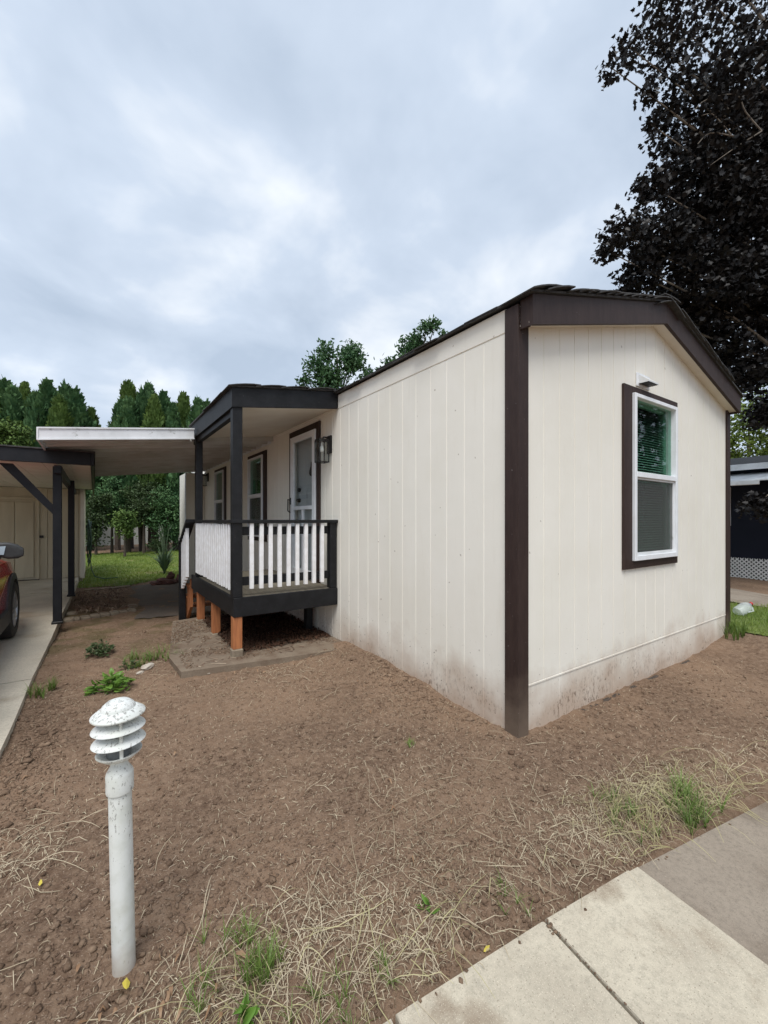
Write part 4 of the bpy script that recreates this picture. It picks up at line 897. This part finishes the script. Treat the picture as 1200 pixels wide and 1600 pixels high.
bush(197, 650, 690, 21.0, 34, M['lime'], 'small yellow-green treetop just above the white awning', 900, 'tree', .14, 'broadleaf_tree')
bush(240, 646, 690, 21.2, 30, M['ever2'], 'olive green treetop among the right evergreens above the awning', 900, 'tree', .14, 'broadleaf_tree')
bush(195, 795, 838, 17.5, 34, M['ever2'], 'low light green shrub leaning between the evergreen trunks', 1300, 'shrub', .11)
bush(150, 770, 848, 18.5, 40, M['fern'], 'dark shrub beside the shed corner below the awning', 1600, 'shrub', .13)
bush(262, 760, 850, 19.5, 60, M['ever1'], 'dense dark shrub behind the tall stalk plant', 2400, 'shrub', .13)
bush(225, 752, 815, 19.5, 60, M['fern'], 'dark shrub mass hanging over the middle of the back lawn edge', 2400, 'shrub', .13)
bush(175, 750, 810, 19.5, 50, M['ever1'], 'dark green shrub mass under the awning near the shed', 2000, 'shrub', .13)
bush(245, 842, 862, 19, 22, M['fern'], 'small grey-green bush at the foot of the back evergreens', 500, 'shrub', .1)
# deciduous trees behind the roof
def decid(px, py0, py1, f, wpx, label, blobs, seed):
    x, y = at(px, f); g0 = 0; t = thing('broadleaf_tree', (x, y, g0), label, 'tree', 'green trees rising behind the roof'); P = []; lb = MB()
    for bxp, byp, br_ in blobs:
        c = np.array(wp(bxp, byp, f)) + np.array([rng.uniform(-.5, .5), rng.uniform(-.5, .5), 0]); r = br_ / 655 * f; P.append(ball(int(1000 * r ** 1.9) + 40, c, (r, r, r), .3)); lb.tube([(x, y, max(2, c[2] - 2.5)), c], [.06, .015], 5)
    P.append(ball(2500, (x, y, zat(py1, f) - 1.5), (2.0, 2.0, 2.2), .4))
    V, F_ = leaves(np.concatenate(P), OVAL, .20, (0, 0, .5), 1); npobj('crown', V, F_, M['decid'], t)
    part('trunk', MB().tube([(x, y, -.1), (x, y, zat(py1, f) - 1), (x, y, zat(py0, f) - .8)], [.2, .14, .03], 8), M['bark'], t, True); tag(part('limbs', lb, M['bark'], t), kind='stuff')
decid(527, 533, 610, 20, 95, 'round-topped green tree rising behind the porch roof', [(497, 548, 17), (495, 575, 19), (512, 590, 22), (535, 560, 24), (548, 548, 14), (556, 572, 18), (530, 595, 24), (565, 590, 12), (485, 600, 12)], 1)
decid(655, 505, 575, 21, 105, 'open-crowned green tree rising behind the middle of the roofline', [(645, 525, 12), (660, 518, 13), (675, 515, 10), (635, 545, 14), (655, 545, 16), (610, 570, 12), (668, 535, 12), (690, 522, 6), (600, 580, 9), (640, 570, 16)], 2)
# yellow-green tree behind the neighbour, bush in front of it
x, y = at(1168, 19); t = thing('broadleaf_tree', (x, y, 0), 'yellow-green tree behind the navy neighbouring home', 'tree')
P = np.concatenate([ball(3200, (x, y, 5.0), (1.5, 1.5, 2.4), .3), ball(1500, (x + 1.2, y - 1.2, 4.6), (1.2, 1.2, 1.8), .3), ball(1200, (x - .9, y + .9, 4.0), (.9, .9, 1.5), .3)]); V, F_ = leaves(P, OVAL, .2, (0, 0, .3), 1); npobj('crown', V, F_, M['lime'], t)
part('trunk', MB().tube([(x, y, -.1), (x + .1, y, 3), (x + .2, y, 6)], [.15, .1, .03], 8), M['palebark'], t, True)
# tall stalk plant on the back lawn
def strap(P0, n, ln, wd, lean, seg=5, droop=1.0):
    V = []; F_ = []
    for i in range(n):
        th = random.random() * 6.28; l = ln * random.uniform(.6, 1.1); le = lean * random.uniform(.4, 1.2); d = np.array([math.cos(th), math.sin(th), 0]); s = np.array([-math.sin(th), math.cos(th), 0]); b = len(V)
        for k in range(seg + 1):
            u = k / seg; q = np.array(P0) + d * (l * le * u ** 1.5) + np.array([0, 0, l * (u - droop * le * .55 * u ** 2.4)]); ww = wd * (1 - u ** 2 * .95) / 2; V += [q - s * ww, q + s * ww]
        F_ += [(b + 2 * k, b + 2 * k + 1, b + 2 * k + 3, b + 2 * k + 2) for k in range(seg)]
    return V, F_
x, y = at(257, 12.0); z = gzf(x, y, False); t = thing('stalk_plant', (x, y, z), 'tall grey-green plant with bare seed stalks on the back lawn', 'plant')
V, F_ = strap((x, y, z), 70, .95, .05, .55); part('leaves', MB().add(V, F_), M['stalk'], t)
for k in range(6):
    dx, dy, h = random.uniform(-.28, .28), random.uniform(-.28, .28), random.uniform(1.15, 1.5)
    part('stalk', MB().tube([(x, y, z), (x + dx * .2, y + dy * .2, z + h * .55), (x + dx * .5, y + dy * .5, z + h * .9), (x + dx, y + dy, z + h)], [.014, .012, .009, .004], 5), M['stalk'], t)
# ------------------------------------------------------------------ pavers, rocks
be = thing('paver_edging', (-2.3, 6.4, -.06), 'two short rows of tan pavers edging a soil bed by the driveway', 'edging')
pvm = MB().box(-.075, .075, -.1, .1, 0, .06, .012).mesh('paver'); pvm.materials.append(M['paver'])
def pv(x, y, r=0, s=1): inst('paver', pvm, be, (x, y, gzf(x, y, False) - .03 + random.uniform(0, .012)), (random.uniform(-.04, .04), random.uniform(-.04, .04), r + random.uniform(-.09, .09)), (s, random.uniform(.95, 1.05), 1))
for k in range(7): pv(-2.66 + k * .13, 6.35 + k * .035, .15, .8)
pv(-2.74, 6.32, 0); pv(-1.84, 6.95, 0, .9); pv(-2.72, 6.85, 0)
for k in range(7): pv(-2.5 + k * .115, 9.45 + k * .02, 1.5, .75)
def rockmesh(seed, name, mat, k=.35, sub=2):
    import bmesh
    bm_ = bmesh.new(); bmesh.ops.create_icosphere(bm_, subdivisions=sub, radius=1); r_ = np.random.default_rng(seed); ph = r_.random(9) * 6
    for vv in bm_.verts:
        c = vv.co; f_ = 1 + k * (math.sin(c.x * 3 + ph[0]) * math.sin(c.y * 3 + ph[1]) + .6 * math.sin(c.z * 4 + ph[2] + c.x * 2)) + r_.uniform(-.08, .08); vv.co = c * f_
    m = bpy.data.meshes.new(name); bm_.to_mesh(m); bm_.free(); m.materials.append(mat); return m
RM = [rockmesh(i, 'rock', M['redrock'], .3) for i in range(3)]; PM = [rockmesh(i + 9, 'stone', M['palerock'], .25) for i in range(3)]
words = ['largest', 'flattest', 'topmost', 'leftmost', 'rearmost']
for k, (dx, dy, dz, s) in enumerate(((0, 0, 0, .2), (.28, .15, 0, .14), (.1, .1, .12, .13), (-.25, -.05, -.02, .12), (.35, .4, 0, .14))):
    x, y = -.95 + dx, 9.6 + dy; o = inst('rock', RM[k % 3], None, (x, y, gzf(x, y, False) + .05 + dz), (k, k * 2, k), (s, s * .8, s * .55)); tag(o, '%s red-brown rock in the pile by the back lawn' % words[k], 'rock', 'red-brown rock pile')
for x, y, s, lab in ((-1.98, 2.93, .055, 'pale flat stone in the soil beside the concrete pad'), (-2.05, 2.85, .03, 'small pale stone left of the flat stone by the pad'), (-1.5, 2.46, .028, 'small pale stone in front of the pad corner')):
    tag(inst('stone', PM[int(s * 100) % 3], None, (x, y, gzf(x, y) + s * .2), (.2, .1, x), (s * 1.3, s, s * .5)), lab, 'stone')
for i, (px, py, lab) in enumerate(((62, 1392, 'small yellow fallen leaf left of the bollard light'), (198, 1537, 'bright yellow leaf at the foot of the bollard light'), (765, 1470, 'curled yellow leaf at the edge of the pale sidewalk slab'))):
    f = 1.5 * 655 / (py - 812); x, y = at(px, f); s = (.024, .034, .028)[i]
    V, F_ = leaves(np.array([[0, 0, 0.]]), OVAL, 1, (0, 0, 1), .25); b = MB(); b.add(V * s * 1.3, [tuple(q) for q in F_]); m = b.mesh('fallen_leaf'); m.materials.append(M['yellow'])
    tag(inst('fallen_leaf', m, None, (x, y, gzf(x, y) + .015), (0, 0, i)), lab, 'leaf')
# weeds and tufts
def tuft(x, y, n, ln, lean, mat, label, wd=.004, name='grass_tuft', cat='grass', spread=.06):
    z = gzf(x, y); t = thing(name, (x, y, z), label, cat, 'grass tufts in the bare soil'); V = []; F_ = []
    for i in range(max(1, n // 8)):
        o = (x + random.gauss(0, spread), y + random.gauss(0, spread)); v, f = strap((o[0], o[1], gzf(*o) - .005), 8, ln, wd, lean, 4, .9); b = len(V); V += v; F_ += [tuple(q + b for q in w_) for w_ in f]
    part('blades', MB().add(V, F_), mat, t); return t
tuft(-1.96, -.50, 150, .13, .6, M['grass'], 'tall loose green grass tuft near the bottom edge, right of the bollard', .0035, spread=.045)
tuft(-2.0, -.34, 60, .11, .7, M['grass'], 'smaller green grass tuft behind the bottom edge tuft', .003, spread=.03)
tuft(.05, -1.0, 170, .14, .7, M['grass'], 'green grass tuft at the far sidewalk corner beside dry straw', .004, spread=.07)
tuft(.22, -.95, 120, .16, .8, M['grass'], 'rightmost green grass tuft above the grey sidewalk slab', .004, spread=.06)
tuft(-.22, -.84, 80, .10, .8, M['grass'], 'pale grass tuft in the straw left of the sidewalk corner tuft', .0035, spread=.05)
tuft(-.70, .31, 60, .06, .7, M['grass'], 'tiny green grass sprout in the middle of the bare soil', .003, spread=.02)
tuft(-2.80, 2.75, 130, .15, .6, M['grass'], 'grass tuft growing along the driveway slab edge', .005, spread=.07)
tuft(-1.90, 3.25, 260, .16, .9, M['grass'], 'wide grass clump beside the left edge of the concrete pad', .005, spread=.13)
tuft(-2.05, 3.0, 60, .12, .9, M['grass'], 'thin grass clump by the pale flat stone', .005, spread=.05)
tuft(4.0, -.10, 220, .24, .4, M['grass'], 'tall grass at the foot of the right corner board', .006, spread=.08)
tuft(-1.06, -.80, 50, .07, .8, M['grass'], 'sparse grass beside the sidewalk joint', .003, spread=.05)
for px, py, n_, ln_, lab in ((520, 1585, 90, .09, 'short mixed grass tuft at the bottom edge left of the pale slab'), (310, 1560, 60, .10, 'thin green grass tuft just right of the bollard foot'), (590, 1500, 40, .07, 'sparse grass sprigs in the straw above the pale slab'), (960, 1255, 60, .09, 'thin green blades left of the straw by the sidewalk corner')):
    x_, y_ = at(px, 1.5 * 655 / (py - 812)); tuft(x_, y_, n_, ln_, .8, M['grass'], lab, .003, spread=.05)
def leafy(x, y, n, r, h, leaf, mat, label, cat='weed'):
    z = gzf(x, y); t = thing('weed', (x, y, z), label, cat); P = []; st_ = MB()
    for i in range(n):
        th = random.random() * 6.28; q = r * math.sqrt(random.random()); p = (x + q * math.cos(th), y + q * math.sin(th), z + h * (1 - (q / r) ** 2 * .7) * random.uniform(.5, 1)); P.append(p)
        if i % 4 == 0: st_.tube([(x, y, z - .01), p], .003, 4)
    V, F_ = leaves(np.array(P), OVAL, leaf, (0, 0, 1), .45); npobj('leaves', V, F_, mat, t); tag(part('stems', st_, mat, t), kind='stuff')
leafy(-2.28, 2.52, 130, .16, .13, .075, M['weed'], 'bright lime green leafy weed in the soil behind the bollard')
leafy(-2.36, 3.75, 170, .14, .17, .05, M['fern'], 'dark feathery weed in the soil near the driveway edge')
leafy(-2.12, 3.05, 40, .07, .08, .05, M['fern'], 'small weed left of the pale flat stone')
leafy(-2.07, -.60, 9, .03, .05, .06, M['weed'], 'small broad-leaved weed at the bottom edge of the frame')
leafy(-1.36, -.62, 8, .035, .02, .04, M['weed'], 'flat green seedling in the straw left of the sidewalk')
# ------------------------------------------------------------------ uncountable litter on the soil
def on_soil(x, y):
    k = (x < -.03) | (y < -.03); k &= (x > -2.9 + (y - 2) * .018 + .01) | (y > 11)
    k &= ~((x > -1.78) & (y > 2.35) & (x < .0) & (y < 5))
    k &= y > -(.90 + .135 * (x + .85)) - .11 * rng.random(len(x)) ** 3
    k &= (x < 4.3) & ((np.hypot(x - BX, y - BY) > .036)); return k
def scatter(n, clusters, box=(-3, 3.2, -1.5, 5.6), base=.5):
    nb_ = int(n * base); x = rng.uniform(box[0], box[1], nb_ * 2); y = rng.uniform(box[2], box[3], nb_ * 2); w_ = np.exp(-np.hypot(x + 1.2, y + .4) / 2.6); k = rng.random(len(x)) < w_; x, y = x[k], y[k]
    tot = sum(c[4] for c in clusters)
    for cx, cy, sx, sy, wt in clusters:
        m = int(n * (1 - base) * wt / tot); x = np.append(x, rng.normal(cx, sx, m)); y = np.append(y, rng.normal(cy, sy, m))
    k = on_soil(x, y); return x[k], y[k]
ico_v = np.array([[0, 0, 1], [.89, 0, .45], [.28, .85, .45], [-.72, .53, .45], [-.72, -.53, .45], [.28, -.85, .45], [.72, .53, -.45], [-.28, .85, -.45], [-.89, 0, -.45], [-.28, -.85, -.45], [.72, -.53, -.45], [0, 0, -1]])
ico_f = np.array([[0, 1, 2], [0, 2, 3], [0, 3, 4], [0, 4, 5], [0, 5, 1], [1, 6, 2], [2, 7, 3], [3, 8, 4], [4, 9, 5], [5, 10, 1], [6, 7, 2], [7, 8, 3], [8, 9, 4], [9, 10, 5], [10, 6, 1], [11, 7, 6], [11, 8, 7], [11, 9, 8], [11, 10, 9], [11, 6, 10]])
def lumps(name, x, y, size, mat, flat=.7):
    n = len(x); z = surf(x, y); s = size * np.exp(rng.normal(0, .36, n)); V = ico_v[None] * (1 + .3 * rng.normal(size=(n, 12, 1))) * s[:, None, None] * np.stack([rng.uniform(.7, 1.4, n), rng.uniform(.7, 1.4, n), np.full(n, flat)], -1)[:, None, :]
    V = V + np.stack([x, y, z + s * .2], -1)[:, None]; F_ = (np.arange(n) * 12)[:, None, None] + ico_f[None]
    return tag(npobj(name, V.reshape(-1, 3), F_.reshape(-1, 3), mat), kind='stuff')
x, y = scatter(44000, [(-1.9, -.1, .6, .5, 1), (-.4, .9, .35, .8, 1), (-2.75, 1.7, .14, .7, 1), (1.5, -.5, 1, .35, .6), (-1.2, -.6, .4, .2, .6)], base=.7); lumps('soil_crumbs', x, y, .0045, M['clod'])
x, y = scatter(1500, [(-2.75, 1.6, .12, .5, 2), (-.15, 1.2, .1, .7, 2), (-1.25, -.72, .25, .1, 1.2), (-2.5, -.1, .25, .2, 1), (1.2, -.25, .9, .12, .5)], base=.45); lumps('soil_clods', x, y, .010, M['clod'])
def ribbons(name, x, y, ln, wd, mat, seg=4, curl=.8, lift=.012, tris=False):
    n = len(x); th = rng.random(n) * 6.283; l = ln * np.exp(rng.normal(0, .5, n)); k = rng.normal(0, curl, n); px, py = x.copy(), y.copy(); V = []
    hz = lift * rng.random(n); ww = wd * rng.uniform(.6, 1.3, n); arch = rng.random(n) * lift * 2.2; tl = rng.normal(0, .25, n)
    for i in range(seg + 1):
        u = i / seg; a = th + k * u; z = surf(px, py) + .003 + hz + arch * math.sin(math.pi * u) + np.maximum(tl, 0) * l * u * .2
        s = ww * (.5 if i in (0, seg) else 1) / 2; nx_, ny_ = -np.sin(a), np.cos(a)
        V.append(np.stack([px - nx_ * s, py - ny_ * s, z], -1)); V.append(np.stack([px + nx_ * s, py + ny_ * s, z + s * .6], -1))
        px = px + np.cos(a) * l / seg; py = py + np.sin(a) * l / seg
    V = np.stack(V, 1); m = 2 * (seg + 1); F_ = np.array([[2 * i, 2 * i + 1, 2 * i + 3, 2 * i + 2] for i in range(seg)])
    F_ = (np.arange(n) * m)[:, None, None] + F_[None]; return tag(npobj(name, V.reshape(-1, 3), F_.reshape(-1, 4), mat), kind='stuff')
CL = [(-.05, -.80, .32, .12, 4.2), (-.55, -.72, .28, .14, 1.8), (-1.3, -.45, .3, .16, 1.6), (-1.95, -.52, .3, .13, 3.2), (-2.72, .55, .13, .18, 1.2), (.7, -.95, .5, .10, 1.6), (-.8, 1.9, .6, .25, 1.0), (-2.3, 2.6, .35, .35, 1.2), (-.9, 2.1, .5, .1, .7), (-1.0, .1, .5, .3, .9), (-1.5, -.70, .3, .06, 1.5)]
x, y = scatter(1100, CL, base=.2); ribbons('dry_straw', x, y, .115, .0021, M['straw'], 5, .4, .012)
x, y = scatter(520, [(-.02, -.83, .26, .09, 3), (.35, -.98, .3, .06, 1.5), (-1.95, -.55, .22, .08, .7), (-1.5, -.72, .2, .04, .4)], base=.0); ribbons('cut_hay', x, y, .13, .0023, M['hay'], 5, .4, .022)
x, y = scatter(19000, CL, base=.66); ribbons('straw_bits', x, y, .020, .0021, M['straw'], 3, .5, .006)
x, y = scatter(26000, [(-1.5, .3, .7, .7, 1), (-.6, 1.2, .4, .7, 1), (1.2, -.5, .8, .3, .6), (-2, -.3, .4, .3, .7)], base=.65); ribbons('wood_chips', x, y, .011, .0042, M['chips'], 1, .1, .006)
x, y = scatter(130, [(-2.3, -.45, .2, .12, 2), (-1.1, 2.25, .4, .1, 1), (-2.3, 8, .3, .8, 1)], base=.4); ribbons('dead_leaves', x, y, .022, .012, M['brownleaf'], 2, .5, .012)
# debris in the back bed and under the porch
x = rng.uniform(-2.7, -1.9, 500); y = rng.uniform(6.7, 9.3, 500); ribbons('bed_debris', x, y, .12, .012, M['chips'], 3, .6, .03)
x = rng.uniform(-1.68, -.05, 9000); y = rng.uniform(2.52, 4.6, 9000); k = fbm(x * 3, y * 3, 3) > .0; lumps('pad_soil', x[k], y[k], .0055, M['clod'], .5)
x = rng.uniform(-1.7, -.05, 500); y = rng.uniform(2.5, 4.7, 500); n = len(x); th = rng.random(n) * 6.28; l = .05 * np.exp(rng.normal(0, .5, n)); d = np.stack([np.cos(th), np.sin(th), 0 * th], -1); s = np.stack([-np.sin(th), np.cos(th), 0 * th], -1) * .004; p = np.stack([x, y, np.full(n, .071)], -1)
V = np.stack([p - s, p + s, p + d * l[:, None] + s + [0, 0, .004], p + d * l[:, None] - s], 1).reshape(-1, 3); tag(npobj('pad_litter', V, (np.arange(n) * 4)[:, None] + np.arange(4), M['chips']), kind='stuff')
x = rng.uniform(-1.15, -.03, 5200); y = rng.uniform(2.72, 4.62, 5200); ribbons('porch_shade_litter', x, y, .035, .018, M['shadelitter'], 2, .5, .012)  # leaf litter, laid dark and thick to deepen the shade below the deck
for (xa, ya), (xb, yb) in (((-1.034, -.917), (-1.178, -1.95)),):      # dirt caught in the joints
    u = rng.beta(.7, 1.6, 90); lumps('joint_dirt', xa + (xb - xa) * u + rng.normal(0, .006, 90), ya + (yb - ya) * u, .0026, M['clod'], .5)
# lawn blades
def lawn_blades(name, xs, ys, n, ln, wd, mat):
    i = rng.integers(0, len(xs), n); x = xs[i] + rng.uniform(-.06, .06, n); y = ys[i] + rng.uniform(-.06, .06, n); z = gz(x, y, False) + .008; th = rng.random(n) * 6.28; l = ln * rng.uniform(.5, 1.3, n); p = np.stack([x, y, z], -1)
    s = np.stack([np.cos(th), np.sin(th), 0 * th], -1) * wd / 2; t = p + np.stack([rng.normal(0, .45, n) * l, rng.normal(0, .45, n) * l, l], -1)
    V = np.stack([p - s, p + s, t], 1).reshape(-1, 3); tag(npobj(name, V, (np.arange(n) * 3)[:, None] + np.arange(3), mat), kind='stuff')
k = (bx < 2) & (bx > -5) ; lawn_blades('lawn_grass', bx[k], by[k], 30000, .06, .02, M['lawn'])
lawn_blades('lawn_grass', rx, ry, 26000, .06, .009, M['lawn'])
# pale house far behind the evergreens
fh = thing('far_house', at(235, 27) + (0,), 'pale house glimpsed through the evergreen trunks', 'house'); x, y = at(235, 27)
part('wall', MB().box(x - 9, x + 7, y, y + 5, -.2, 2.8, 0), M['palewall'], fh); part('roof', MB().prism([(y - .5, 2.8), (y + 5.5, 2.8), (y + 2.5, 4.0)], 0, x - 9.4, x + 7.4), M['shingle'], fh)
for k in range(4):
    w0 = part('window', MB().box(x - 7 + k * 3.4, x - 5.9 + k * 3.4, y - .04, y - .002, 1, 2.2, .01), M['vinyl'], fh); part('pane', MB().box(x - 6.93 + k * 3.4, x - 5.97 + k * 3.4, y - .05, y - .041, 1.06, 2.14, 0), M['carglass'], w0)
